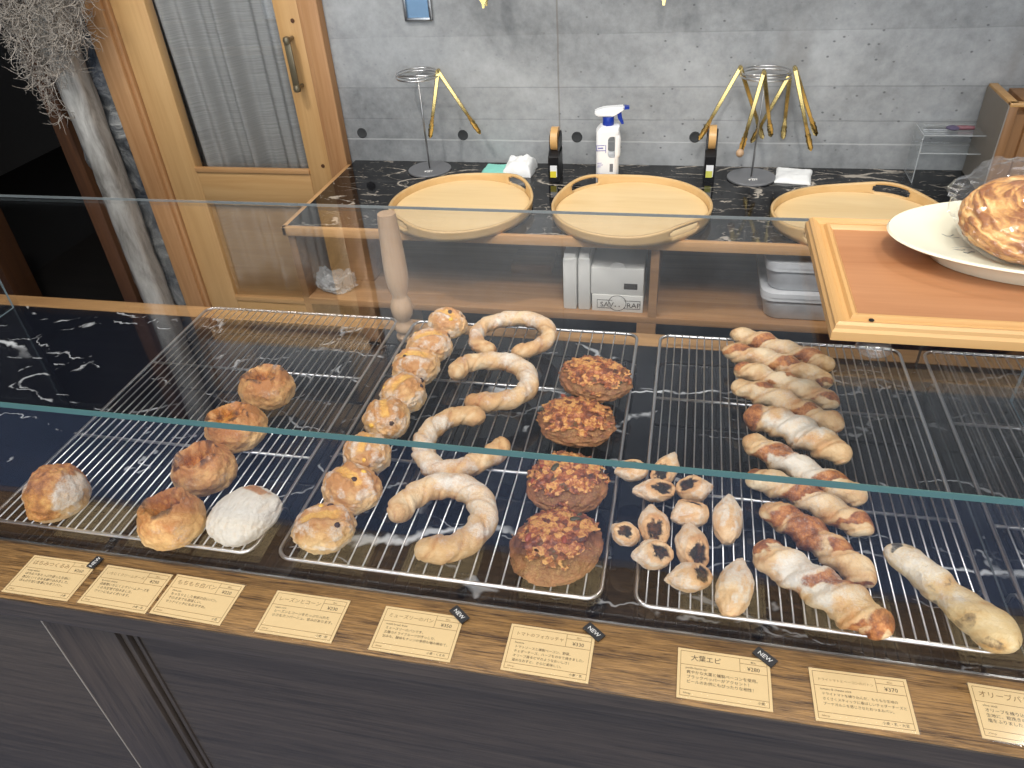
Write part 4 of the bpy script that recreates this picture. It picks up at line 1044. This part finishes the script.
# ================================================================== small things on the rear counter
def tape(px, py, label, lc):
    p = atz(px, py, ZB); t = thing('tape_dispenser', (p.x, p.y, ZB), label, 'tape dispenser', 'tape dispensers')
    w = 0.021
    def side(o_, x0, x1, name, m, bev=0):
        b = MB(); b.loft([[Vector((p.x+x0, p.y+y, ZB+z)) for y, z in o_], [Vector((p.x+x1, p.y+y, ZB+z)) for y, z in o_]]); return b.build(name, m, t, 40)
    side([(-0.02, 0), (0.05, 0), (0.05, 0.07), (0.035, 0.085), (-0.005, 0.082), (-0.02, 0.068)], -w/2-.004, w/2+.004, 'body', M['black'])
    for s in (-1, 1):
        side([(-0.008, 0.07), (0.05, 0.07), (0.048, 0.12), (0.03, 0.128), (0.006, 0.115)], s*(w/2+.004), s*(w/2+.0005), 'cheek', M['black'])
    b = MB(); b.tube([(p.x-w/2+.001, p.y+0.02, ZB+0.108), (p.x+w/2-.001, p.y+0.02, ZB+0.108)], 0.032, 32); b.build('tape_roll', plain('tan_tape', srgb(206, 164, 106), 0.35), t, 40)
    b = MB(); b.box((p.x-w/2+.001, p.y-0.0208, ZB+0.014), (p.x+w/2-.001, p.y-0.0198, ZB+0.046)); lb = b.build('label', M['white'], t)
    b = MB(); b.box((p.x-w/2+.001, p.y-0.0212, ZB+0.012), (p.x+w/2-.003, p.y-0.0206, ZB+0.030)); b.build('yellow_band', plain('yellow_print', lc, 0.5), lb)
tape(555, 179, 'black tape dispenser left of the spray bottle', srgb(226, 210, 60))
tape(708.5, 179, 'black tape dispenser left of the right tong stand', srgb(206, 206, 96))

# spray bottle
p = atz(607, 181, ZB); kx = mpp((p.x, p.y, ZB+0.12))
t = thing('spray_bottle', (p.x, p.y, ZB), 'white spray bottle with blue nozzle and collar standing behind the middle tray', 'spray bottle')
zn = aty(609, 124, p.y).z-ZB; ztop = aty(609, 104.5, p.y).z-ZB
hw = 11.8*kx
def curve_solid(name, splines, ext, bev, mat, parent, mw):
    cu = bpy.data.curves.new('c', 'CURVE'); cu.dimensions = '2D'; cu.fill_mode = 'BOTH'; cu.extrude = ext-bev; cu.bevel_depth = bev; cu.bevel_resolution = 4
    for s in splines:
        sp = cu.splines.new('POLY'); sp.points.add(len(s)-1); sp.use_cyclic_u = True
        for q_, (x, y) in zip(sp.points, s): q_.co = (x, y, 0, 1)
    o = bpy.data.objects.new('c', cu); COL.objects.link(o); bpy.context.view_layer.update()
    me = bpy.data.meshes.new_from_object(o.evaluated_get(DG())); bpy.data.objects.remove(o); bpy.data.curves.remove(cu)
    me.name = name; me.transform(wmat(parent).inverted() @ mw)
    me.materials.clear()
    return link(name, me, mat, parent, 40)
def rrect(x0, x1, y0, y1, r, n=6):
    out = []
    for cx, cy, a0 in ((x1-r, y1-r, 0), (x0+r, y1-r, 90), (x0+r, y0+r, 180), (x1-r, y0+r, 270)):
        for k in range(n+1): a = radians(a0+90*k/n); out.append((cx+r*cos(a), cy+r*sin(a)))
    return out
bev = 0.012
body = [(-hw+bev, bev), (hw-bev, bev), (hw-bev, zn*0.86), (hw*0.62, zn-bev*1.0), (-hw*0.42, zn-bev*1.0), (-hw+bev, zn*0.88)]
hole = rrect(hw*0.20-0.006, hw*0.62+0.004, zn*0.47, zn*0.86-0.004, 0.010)
mw = Matrix.Translation((p.x, p.y, ZB)) @ Matrix.Rotation(0.12, 4, 'Z') @ Matrix.Rotation(pi/2, 4, 'X')
curve_solid('bottle', [body, hole], 0.026, bev*0.9, M['white'], t, mw)
b = MB(); b.lathe([(0.001, zn-0.006), (0.0135, zn-0.006), (0.0150, zn), (0.0150, zn+0.018), (0.0135, zn+0.021), (0.001, zn+0.021)], (p.x+0.001, p.y, ZB), 24); b.build('collar', M['bluep'], t, 40)
zh = zn+0.020; hh = ztop-zh
head = [(-0.037, 0.014), (-0.030, 0.003), (0.016, 0.001), (0.020, 0.010), (0.038, 0.021), (0.042, hh*0.62), (0.042, hh-0.004), (-0.008, hh-0.006), (-0.032, hh*0.60)]
b = MB(); m4 = Matrix.Translation((p.x, p.y, ZB+zh)) @ Matrix.Rotation(0.12, 4, 'Z') @ Matrix.Rotation(pi/2, 4, 'X')
vs_ = b.prism(head, -0.013, 0.013, m4); bmesh.ops.bevel(b.bm, geom=list(b.bm.edges), offset=0.003, segments=2, affect='EDGES'); b.build('spray_head', M['white'], t, 35)
b = MB(); b.prism([(0.042, hh*0.60), (0.055, hh*0.64), (0.055, hh-0.006), (0.042, hh-0.004)], -0.009, 0.009, m4); nz_ = b.build('nozzle', M['bluep'], t, 35)
b = MB(); b.prism([(0.022, 0.012), (0.034, 0.018), (0.036, 0.0), (0.042, -0.018), (0.036, -0.020), (0.026, -0.004)], -0.007, 0.007, m4); b.build('trigger', M['bluep'], t, 35)
b = MB(); yf = 0.0264
def lb_rect(x0, x1, z0, z1):
    for v in b.box((x0, z0, yf), (x1, z1, yf+0.0004)): v.co = mw @ v.co
for x0, x1, z0, z1 in ((-.030, -.006, .094, .0955), (-.030, -.008, .108, .1095), (-.006, -.0045, .088, .110), (-.030, -.0285, .094, .109), (-.026, -.012, .100, .103), (-.028, -.016, .060, .0612), (-.026, -.012, .055, .0562), (-.028, -.018, .050, .0512), (-.030, -.012, .020, .0212), (-.030, -.012, .025, .0262), (-.030, -.014, .030, .0312)):
    lb_rect(x0, x1, z0, z1)
b.build('label_print', plain('violet_print', srgb(108, 106, 176), 0.5), t, smooth=0)
b = MB()
for x0, x1, z0, z1 in ((.006, .015, .036, .058), (.006, .015, .010, .026)): lb_rect(x0, x1, z0, z1)
b.build('grey_print', plain('grey_print', srgb(110, 112, 118), 0.5), t, smooth=0)

# folded cloths
def cloth(name, px, py, w, d, h, rz, mat, label, seed, tilt=0.0, zoff=0.0, cat='cloth'):
    p = atz(px, py, ZB+zoff); b = MB(); n = 22; R_ = Matrix.Rotation(rz, 3, 'Z'); gt = []; gb = []
    for j in range(n+1):
        r1 = []; r2 = []
        for i in range(n+1):
            u, v = i/n*2-1, j/n*2-1
            e = 1-max(abs(u), abs(v))**8
            nz_ = fbm(Vector((u*1.5, v*1.5, seed)))
            x = u*w/2*(1+0.05*nz_); y = v*d/2*(1+0.05*fbm(Vector((u, v, seed+3))))
            z = h*(0.25+0.75*e)*(1+0.35*nz_)+tilt*(v+1)*d/2
            q = R_ @ Vector((x, y, 0)); r1.append(b.bm.verts.new((p.x+q.x, p.y+q.y, ZB+zoff+max(0.003, z)))); r2.append(b.bm.verts.new((p.x+q.x, p.y+q.y, ZB+zoff+0.0005)))
        gt.append(r1); gb.append(r2)
    for j in range(n):
        for i in range(n):
            b.bm.faces.new((gt[j][i], gt[j][i+1], gt[j+1][i+1], gt[j+1][i])); b.bm.faces.new((gb[j][i+1], gb[j][i], gb[j+1][i], gb[j+1][i+1]))
    for k in range(n):
        b.bm.faces.new((gt[0][k+1], gt[0][k], gb[0][k], gb[0][k+1])); b.bm.faces.new((gt[n][k], gt[n][k+1], gb[n][k+1], gb[n][k]))
        b.bm.faces.new((gt[k][0], gt[k+1][0], gb[k+1][0], gb[k][0])); b.bm.faces.new((gt[k+1][n], gt[k][n], gb[k][n], gb[k+1][n]))
    o = b.build(name, mat, None, 60); me = o.data
    me.transform(Matrix.Translation((-p.x, -p.y, -ZB-zoff))); o.location = (p.x, p.y, ZB+zoff)
    return tag(o, label, cat)
cloth('folded_cloth', 497, 172, 0.085, 0.09, 0.012, -0.05, M['teal'], 'turquoise folded cloth behind the left tray, partly under a white cloth', 1.2)
cloth('folded_cloth', 520, 172, 0.085, 0.085, 0.034, -0.05, M['cloth'], 'white folded cloth beside the turquoise one, behind the left tray', 4.2, 0.05)
cloth('folded_cloth', 793, 178, 0.092, 0.09, 0.010, -0.14, M['cloth'], 'white folded cloth lying right of the right tong stand', 7.9, 0.06)

# acrylic riser with an unidentified pen-like piece lying on it
fl_ = atz(911, 183, ZB); bl_ = atz(901, 168, ZB); fr_ = atz(979, 183, ZB)
zt_ = aty(921, 135, fl_.y).z; zm_ = aty(925, 153, fl_.y).z
xa, xb, ya, yb = fl_.x, aty(989, 137, fl_.y).x, fl_.y, min(bl_.y, YW-0.01)
t = thing('acrylic_riser', ((xa+xb)/2, (ya+yb)/2, ZB), 'clear acrylic two-level riser at the right end of the rear counter', 'display stand')
tk = 0.003
for nm, lo, hi in (('side_sheet', (xa, ya, ZB+.0005), (xa+tk, yb, zt_)), ('side_sheet', (xb-tk, ya, ZB+.0005), (xb, yb, zt_)), ('top_sheet', (xa+tk, ya, zt_-tk), (xb-tk, yb, zt_)), ('middle_sheet', (xa+tk, ya, zm_-tk), (xb-tk, yb, zm_))):
    b = MB(); b.box(lo, hi); b.build(nm, M['acrylic'], t, smooth=0)
b = MB(); e = 0.0022
for x in (xa, xb-e): b.box((x, ya-.0004, ZB+.001), (x+e, ya, zt_)); b.box((x, ya, zt_), (x+e, yb, zt_+.0004)); b.box((x, ya, ZB), (x+e, yb, ZB+0.0006))
b.box((xa, ya-.0004, zt_-e), (xb, ya, zt_)); b.box((xa, ya-.0004, zm_-e), (xb, ya, zm_)); b.box((xa, yb-.0004, zt_-e), (xb, yb, zt_))
b.build('sheet_edges', M['acryledge'], t, smooth=0)
y_ = (ya+yb)/2; z_ = zt_+0.005
pA, pB = aty(922, 133, y_).x, aty(973, 132, y_).x
t = thing('pen_like_item', ((pA+pB)/2, y_, zt_), 'small knife with a patterned dark handle and rosette lying on the acrylic riser', 'knife')
b = MB(); b.prism([(pA, y_-0.006), (pA+(pB-pA)*.55, y_-0.008), (pA+(pB-pA)*.55, y_+0.008), (pA+0.01, y_+0.008)], zt_+.001, zt_+.003); b.build('flat_strip', M['steel'], t)
b = MB(); x = pA+(pB-pA)*.5; b.tube([(x, y_, z_), (x+.03, y_, z_), (pB, y_, z_)], [0.004, 0.006, 0.005], 12); b.build('handle', plain('mauve_handle', srgb(128, 84, 92), 0.4, vary=0.5, scale=200), t, 60)
b = MB(); b.lathe([(0.0005, 0), (0.014, 0.001), (0.016, 0.004), (0.010, 0.008), (0.0005, 0.010)], (x+0.008, y_-0.004, zt_+.002), 20); b.build('rosette', plain('grey_violet_rosette', srgb(92, 84, 110), 0.4, vary=0.4, scale=200), t, 60)

# wooden box on edge with a grey side, and a yellow ruler
y0_ = 1.985; x0 = aty(1007, 112, y0_).x; y1_ = YW-0.008
z1_ = aty(1010, 103, y0_).z
t = thing('wooden_box', (x0+0.06, (y0_+y1_)/2, ZB), 'tall brown wooden box with a grey side standing beside the acrylic riser', 'box')
b = MB(); b.box((x0+0.003, y0_, ZB+.0005), (x0+0.022, y1_, z1_-0.004), 0.002); b.box((x0+0.05, y0_+.002, ZB+.0005), (x0+0.13, y1_, z1_-0.012), 0.002); b.box((x0+0.022, y0_+.012, ZB+.0005), (x0+0.05, y1_, z1_-0.03)); b.build('boards', M['boxwood'], t)
b = MB(); b.box((x0+0.002, y0_-0.001, z1_-0.010), (x0+0.13, y0_+0.014, z1_), 0.002); b.box((x0+0.002, y0_, z1_-0.010), (x0+0.022, y1_, z1_), 0.002); b.build('top_rim', M['boardframe'], t)
b = MB(); b.box((x0, y0_+.001, ZB+.0005), (x0+0.003, y1_, z1_-0.006)); b.build('grey_side', plain('grey_brown_board', srgb(140, 134, 126), 0.7), t)
r0 = atz(1012, 186, ZB); r1 = aty(1022, 120, r0.y-0.0)
t = thing('ruler', (r0.x, r0.y, ZB), 'yellow ruler leaning at the right edge behind the bagged pastry', 'ruler')
b = MB(); b.box((r0.x+0.012, y0_-0.03, ZB+.0005), (r0.x+0.030, y0_-0.027, z1_-0.04), mat=None); b.build('strip', plain('yellow_strip', srgb(214, 188, 40), 0.5), t)
b = MB()
for k in range(16): b.box((r0.x+0.0125, y0_-0.0304, ZB+.012+.012*k), (r0.x+0.0125+(0.009 if k % 2 else 0.006), y0_-0.030, ZB+.0132+.012*k))
b.build('graduations', M['ink'], t, smooth=0)

# ================================================================== things on the open shelf
p = atz(337, 289, SZ1); p.y = max(p.y, RY0+0.07)
vs, fs = ico(5); V = []
for v in vs:
    n = fbm(v*2.2+Vector((5, 2, 1))); n2 = abs(fbm(v*4.5+Vector((1, 7, 3))))
    e = 1+0.22*n+0.16*n2
    x, y, z = v.x*0.052*e, v.y*0.04*e, (v.z+0.55)*0.026*e
    if v.z > 0.3: z += 0.016*(sstep(0.3, 0.7, abs(v.x)))*(1+n)
    V.append(Vector((p.x+x, p.y+y, SZ1+max(0.001, z))))
o = mesh_obj('plastic_bag', V, fs, M['bag'], {}, (p.x, p.y, SZ1)); tag(o, 'crumpled pale plastic bag lying on the shelf under the rear counter, near the door', 'bag')
o.data.set_sharp_from_angle(angle=radians(22))

YS = RY0+0.022
def boxat(name, x0p, x1p, ytp, ybp, dep, mat, label, cat, z0=SZ1, yf=YS, group=None):
    xa = aty(x0p, (ytp+ybp)/2, yf).x; xb = aty(x1p, (ytp+ybp)/2, yf).x; zt = aty((x0p+x1p)/2, ytp, yf).z
    t = thing(name, ((xa+xb)/2, yf+dep/2, z0), label, cat, group)
    return t, xa, xb, zt
for i, (a_, c_, lab) in enumerate(((563, 576.5, 'white slim pack standing on the shelf under the middle tray, the left one of two'), (578, 590, 'white slim pack standing on the shelf, between the other pack and the cling wrap boxes'))):
    t, xa, xb, zt = boxat('paper_pack', a_, c_, 259, 312, 0.12, None, lab, 'pack', group='slim white packs')
    b = MB(); vv = b.box((xa, YS, SZ1+.0003), (xb, YS+0.12, min(zt, ZB-0.04)), 0.004)
    b.build('pack_body', M['paper'], t)
    b = MB(); b.box((xa+.003, YS+.006, min(zt, ZB-0.04)-.001), (xb-.003, YS+0.11, min(zt, ZB-0.04)+0.012), 0.001); b.build('fold_flap', M['paper'], t)
t1, xa, xb, ztA = boxat('wrap_box', 592, 643, 290, 315, 0.16, None, 'white wrap box with a boxed word on its front, at the bottom of the pair', 'box', group='white boxes on the shelf')
zA = SZ1+0.048
b = MB(); b.box((xa, YS, SZ1+.0003), (xb, YS+0.16, zA), 0.0015); b.build('carton', M['paper'], t1)
wbx = xb-xa
bm = bmesh.new(); text_mesh([('SAV', xa+wbx*0.16, 0.014, 0.020, 'LEFT'), ('RAP', xa+wbx*0.68, 0.014, 0.020, 'LEFT')], bm)
for v in bm.verts: v.co = Vector((v.co.x, YS-0.0006, SZ1+v.co.y))
m_ = MB(); m_.bm.free(); m_.bm = bm
for lo, hi in (((xa+wbx*.10, 0.010), (xa+wbx*.40, 0.0112)), ((xa+wbx*.10, 0.033), (xa+wbx*.40, 0.0342)), ((xa+wbx*.10, 0.010), (xa+wbx*.108, 0.034)), ((xa+wbx*.63, 0.010), (xa+wbx*.95, 0.0112)), ((xa+wbx*.63, 0.033), (xa+wbx*.95, 0.0342)), ((xa+wbx*.942, 0.010), (xa+wbx*.95, 0.034))):
    m_.box((lo[0], YS-0.0006, SZ1+lo[1]), (hi[0], YS-0.0002, SZ1+hi[1]))
m_.build('front_print', M['ink'], t1, smooth=0)
b = MB(); cx_ = xa+wbx*0.5
b.tube([(cx_+0.022*cos(2*pi*k/32), YS-0.0003, SZ1+0.026+0.022*sin(2*pi*k/32)) for k in range(32)], 0.0007, 5, closed=True)
for s in (-1, 1): b.tube([(cx_+s*0.005-.001, YS-0.0003, SZ1+0.017), (cx_+s*0.005+.001, YS-0.0003, SZ1+0.017)], 0.002, 6)
b.build('round_mark', M['ink'], t1, smooth=0)
t2, xc, xd, ztB = boxat('wrap_box', 591, 644, 259, 290, 0.15, None, 'plain white carton with a torn open top, stacked on the boxed-word carton', 'box', z0=zA, group='white boxes on the shelf')
zBx = min(ztB, zA+0.075)
b = MB(); b.box((xc, YS+.002, zA+.0003), (xd, YS+0.152, zBx), 0.0015); b.build('carton', M['paper'], t2)
b = MB(); b.tube([((xc+xd)/2+0.02*cos(pi*k/10), YS+0.003, zBx-0.001+0.016*sin(pi*k/10)) for k in range(11)], 0.001, 6); b.prism([((xc+xd)/2+0.02*cos(pi*k/10), zBx+0.014*sin(pi*k/10)) for k in range(11)], -YS-0.005, -YS-0.003, Matrix.Rotation(pi/2, 4, 'X')); b.build('torn_flap', M['paper'], t2)
bm = bmesh.new(); text_mesh([('BREAD', (xc+xd)/2+wbx*.28, 0, 0.009, 'CENTER')], bm)
for v in bm.verts: v.co = Vector((v.co.x, YS+.0008, zA+0.022+v.co.y))
bm.free()
b = MB(); b.box((xc+wbx*.64, YS+.0012, zA+0.018), (xc+wbx*.90, YS+.0021, zA+0.034)); b.build('dark_label', M['ink'], t2, smooth=0)
t, xa, xb, zt = boxat('brown_box', 512, 552, 266, 310, 0.1, None, 'dim brown board box at the back of the shelf, left of the white packs', 'box', yf=RY0+0.2)
b = MB(); b.box((xa, RY0+0.2, SZ1+.0003), (xb, RY0+0.30, min(zt, ZB-.05)), 0.002); b.build('carton', M['shelfw'], t)
b = MB(); b.box((xa+.002, RY0+0.202, min(zt, ZB-.05)), (xb-.002, RY0+0.298, min(zt, ZB-.05)+.003), 0.001); b.build('lid', M['shelfw'], t)
# two frosted bins, one on the other
def bin_(z0, label, x0p, x1p):
    xa = aty(x0p, 285, YS).x; xb = xa+0.30; yb_ = YS+0.26; h = 0.067
    t = thing('storage_bin', ((xa+xb)/2, (YS+yb_)/2, z0), label, 'storage box', 'frosted bins')
    b = MB(); rings = []
    for z, g in ((0.0006, 0.012), (0.004, 0.008), (h-0.012, 0.0), (h-0.010, -0.006), (h, -0.006)):
        rings.append([Vector((x, y, z0+z)) for x, y in rrect(xa+g, xb-g, YS+g, yb_-g, 0.03)])
    b.loft(rings, cap=True); bm = b.bm
    b.build('tub', M['bin'], t, 50)
    b = MB(); b.loft([[Vector((x, y, z0+h+0.0003)) for x, y in rrect(xa-.008, xb+.008, YS-.008, yb_+.008, 0.034)], [Vector((x, y, z0+h+0.012)) for x, y in rrect(xa-.008, xb+.008, YS-.008, yb_+.008, 0.034)]]); b.build('lid', M['bin'], t, 50)
bin_(SZ1, 'lower frosted plastic bin on the shelf, behind the left end of the raised board', 766, 830)
bin_(SZ1+0.0798, 'upper frosted plastic bin stacked on another behind the left end of the raised board', 766, 830)

# ================================================================== board, plate and bagged pastry on the glass
GTOP = GZ+GT; BB = GTOP+0.0125; BT = BB+0.022
a_ = atz(826, 323, BT); c_ = atz(808, 215, BT)
X0 = (a_.x+c_.x)/2+0.003; YA = a_.y; YBk = c_.y; X1 = X0+0.46; mw_ = 0.029
t = thing('serving_board', ((X0+X1)/2, (YA+YBk)/2, GTOP), 'framed orange-brown wooden board on clear feet, standing on the glass case', 'board')
b = MB(); b.box((X0+mw_*0.7, YA+mw_*0.7, BB+0.004), (X1-mw_*0.7, YBk-mw_*0.7, BT-0.006)); b.build('panel', M['board'], t)
prof = [(0, 0.002), (0, 0.012), (0.0025, 0.015), (0.003, 0.019), (0.006, 0.0215), (0.010, 0.020), (0.015, 0.0165), (0.019, 0.017), (0.0215, 0.021), (0.025, 0.021), (0.027, 0.018), (mw_, 0.016), (mw_, 0)]
def mould(p0, p1, inw, name, mat):
    d_ = (p1-p0).normalized(); rings = []
    for e_, s_ in ((p0, 1), (p1, -1)): rings.append([e_+inw*w_+d_*(s_*w_)+Vector((0, 0, z)) for w_, z in prof])
    b = MB(); b.loft(rings); b.build(name, mat, t, 25)
cn = [Vector((X0, YA, BB)), Vector((X1, YA, BB)), Vector((X1, YBk, BB)), Vector((X0, YBk, BB))]
M['boardframey'] = wood('honey_pine_moulding_side', srgb(212, 170, 112), srgb(184, 138, 82), 'Y', 40, 0.05, 0.38, 0.05)
for k in range(4):
    p0, p1 = cn[k], cn[(k+1) % 4]; d_ = (p1-p0).normalized(); inw = Vector((-d_.y, d_.x, 0))
    mould(p0, p1, inw, 'moulding', M['boardframe'] if k % 2 == 0 else M['boardframey'])
pk = aty(874, 313, YA+0.012)
b = MB(); b.lathe([(0.0005, 0), (0.0028, 0), (0.0028, 0.0008), (0.0005, 0.0008)], (pk.x, YA+0.0145, BB+0.0195), 12); b.build('knot_hole', M['black'], t)
for x, y in ((X0+0.045, YA+0.006), (X1-0.04, YA+0.02), (X1-0.04, YBk-0.03), (X0+0.04, YBk-0.03)):
    b = MB(); b.lathe([(0.0005, 0.0003), (0.014, 0.0003), (0.0175, 0.004), (0.016, 0.0095), (0.012, 0.0124), (0.0005, 0.0124)], (x, y, GTOP), 28); b.build('clear_foot', M['acrylic'], t, 60)

PZ = BT-0.006
tipL = atz(886, 226, PZ+0.030)
pa, pbb = 0.189, 0.104; pc_ = Vector((tipL.x+pa, tipL.y-0.010, PZ))
fr = atz(962, 270, PZ+0.030)
t = thing('oval_plate', (pc_.x, pc_.y, PZ), 'cream oval plate on the framed board, holding a bagged pastry', 'plate')
b = MB(); prof = [(0.001, 0.006), (0.66, 0.006), (0.69, 0.0005), (0.73, 0.0005), (0.755, 0.008), (0.79, 0.0175), (0.90, 0.0225), (0.985, 0.0265), (1.0, 0.0285), (0.99, 0.031), (0.95, 0.0300), (0.85, 0.0265), (0.72, 0.0235), (0.40, 0.0215), (0.001, 0.021)]
b.lathe([(r*pa, z) for r, z in prof], (0, 0, 0), 96, 1, pbb/pa)
bmesh.ops.transform(b.bm, matrix=Matrix.Translation(pc_), verts=b.bm.verts)
b.build('dish', M['plate'], t, 60)
# grey script mark printed on the plate
b = MB()
m0 = atz(957, 245, PZ+0.0225); rng = random.Random(2)
for k in range(9):
    o_ = Vector((m0.x+0.002*(k % 3)*3-0.006+rng.uniform(-.002, .002), m0.y+0.024-0.0058*k, PZ+0.0216+0.0024*abs(k-3)/5))
    b.tube([o_+Vector((-.006+.004*j, rng.uniform(-.003, .003), 0)) for j in range(4)], 0.0006, 4)
b.build('printed_mark', plain('grey_print_mark', srgb(110, 114, 112), 0.4), t, smooth=0)
# pastry: a flaky round leaning back in its bag
cc = atz(1027, 231, PZ+0.042); rr_ = 0.070
t = thing('bagged_pastry', (cc.x, cc.y, PZ+0.022), 'round flaky golden pastry in a clear crinkled bag on the oval plate', 'pastry')
vs, fs = ico(6); Rt = Matrix.Rotation(-0.25, 3, 'Z') @ Matrix.Rotation(0.26, 3, 'X'); V = []; A = {'char_shade': [], 'flour': [], 'fill': [], 'brown': []}
for v in vs:
    r = sqrt(v.x*v.x+v.y*v.y); an = atan2(v.y, v.x)
    fl = noise.noise(Vector((cos(an)*1.3, sin(an)*1.3, r*17+2.2*fbm(v*1.6))))
    e = 1+0.035*fl+0.03*fbm(v*2.4)+0.02*fbm(v*8)
    q = Vector((v.x*rr_*e, v.y*rr_*e, v.z*0.024*(1+0.25*fl)))
    if v.z > 0: q.z -= 0.006*(1-sstep(0.0, 0.35, r))
    V.append(cc+Rt @ q); A['char_shade'].append(0.30*sstep(0.1, 0.5, -fl)+0.12*sstep(0, .4, fbm(v*3))); A['flour'].append(0); A['fill'].append(0); A['brown'].append(0.4+0.5*sstep(0.9, 0.2, r)*(v.z > 0)+1.7*fl)
ml = min(v.z for v in V); dz = PZ+0.024-ml
V = [v+Vector((0, 0, dz)) for v in V]
L0 = t.location.copy()
mesh_obj('pastry', [v-L0 for v in V], fs, M['b_cake'], A, (0, 0, 0), t)
vs, fs = ico(5); Vb = []
for v in vs:
    n = fbm(v*2.1+Vector((3, 3, 3))); n2 = abs(fbm(v*5+Vector((9, 1, 2))))
    q = Vector((v.x*rr_*(1.05+0.05*n2), v.y*rr_*(1.05+0.05*n2), v.z*0.032*(1+0.15*n)+0.004*n2))
    if v.y > 0.45: q += Vector((-0.012*(v.x < 0), 0.030*sstep(0.45, 1.0, v.y)*(1+0.5*n), 0))
    if v.x < -0.75 and v.y > 0: q.x -= 0.008
    w_ = cc+Rt @ q+Vector((0, 0, dz)); w_.z = max(w_.z, PZ+0.0225); Vb.append(w_-L0)
o = mesh_obj('clear_bag', Vb, fs, M['cakebag'], {}, (0, 0, 0), t); o.data.set_sharp_from_angle(angle=radians(18))

# ================================================================== lights
def area(name, loc, target, sx, sy, watts, col, spread=pi):
    l = bpy.data.lights.new(name, 'AREA'); l.shape = 'RECTANGLE'; l.size = sx; l.size_y = sy; l.energy = watts; l.color = col; l.spread = spread
    o = bpy.data.objects.new(name, l); COL.objects.link(o); o.location = loc
    o.rotation_euler = (Vector(target)-Vector(loc)).to_track_quat('-Z', 'Y').to_euler(); return o
def spot(name, loc, target, watts, col, size=1.2, r=0.04, blend=0.5):
    l = bpy.data.lights.new(name, 'SPOT'); l.energy = watts; l.color = col; l.spot_size = size; l.spot_blend = blend; l.shadow_soft_size = r
    o = bpy.data.objects.new(name, l); COL.objects.link(o); o.location = loc
    o.rotation_euler = (Vector(target)-Vector(loc)).to_track_quat('-Z', 'Y').to_euler(); return o
area('shopfront_daylight', (0.6, YF+0.1, 1.7), (0, 1.5, 1.1), 5.0, 2.2, 100, (0.90, 0.95, 1.0))
area('overhead_fill', (-0.1, -0.15, 2.72), (-0.1, 0.1, 0.8), 3.2, 0.7, 64, (1.0, 0.98, 0.95))  # added soft fill over the counter front, brightens cards and breads
spot('ceiling_or_fill_spot', (0.75, 1.35, 2.7), (0.2, 0.9, 0.9), 30, (1.0, 0.96, 0.91), 1.5, 0.035)
spot('ceiling_or_fill_spot', (1.25, 1.55, 2.7), (0.5, 1.0, 0.9), 20, (1.0, 0.96, 0.91), 1.5, 0.035)
spot('ceiling_or_fill_spot', (-0.45, 1.0, 2.7), (-0.4, 1.3, 0.9), 22, (1.0, 0.95, 0.89), 1.9, 0.12)
spot('ceiling_or_fill_spot', (-1.2, 0.9, 2.7), (-1.2, 2.1, 0.8), 85, (1.0, 0.95, 0.88), 1.5, 0.08)
spot('ceiling_or_fill_spot', (0.1, 0.1, 2.7), (0.0, 1.75, 0.62), 90, (1.0, 0.96, 0.9), 0.72, 0.10, 0.8)  # added fill, aimed to brighten the shelf under the rear counter

w = bpy.data.worlds.new('daylight'); SC.world = w; w.use_nodes = True
bgn = w.node_tree.nodes['Background']; bgn.inputs[0].default_value = (0.80, 0.89, 1.0, 1); bgn.inputs[1].default_value = 1.5
SC.view_settings.view_transform = 'Standard'; SC.view_settings.look = 'None'; SC.view_settings.gamma = 1; SC.view_settings.exposure = -0.22
SC.view_settings.use_curve_mapping = False
SC.cycles.use_denoising = True
SC.cycles.max_bounces = 10; SC.cycles.transparent_max_bounces = 24; SC.cycles.glossy_bounces = 4
SC.cycles.caustics_reflective = False; SC.cycles.caustics_refractive = False
SC.cycles.sample_clamp_indirect = 6
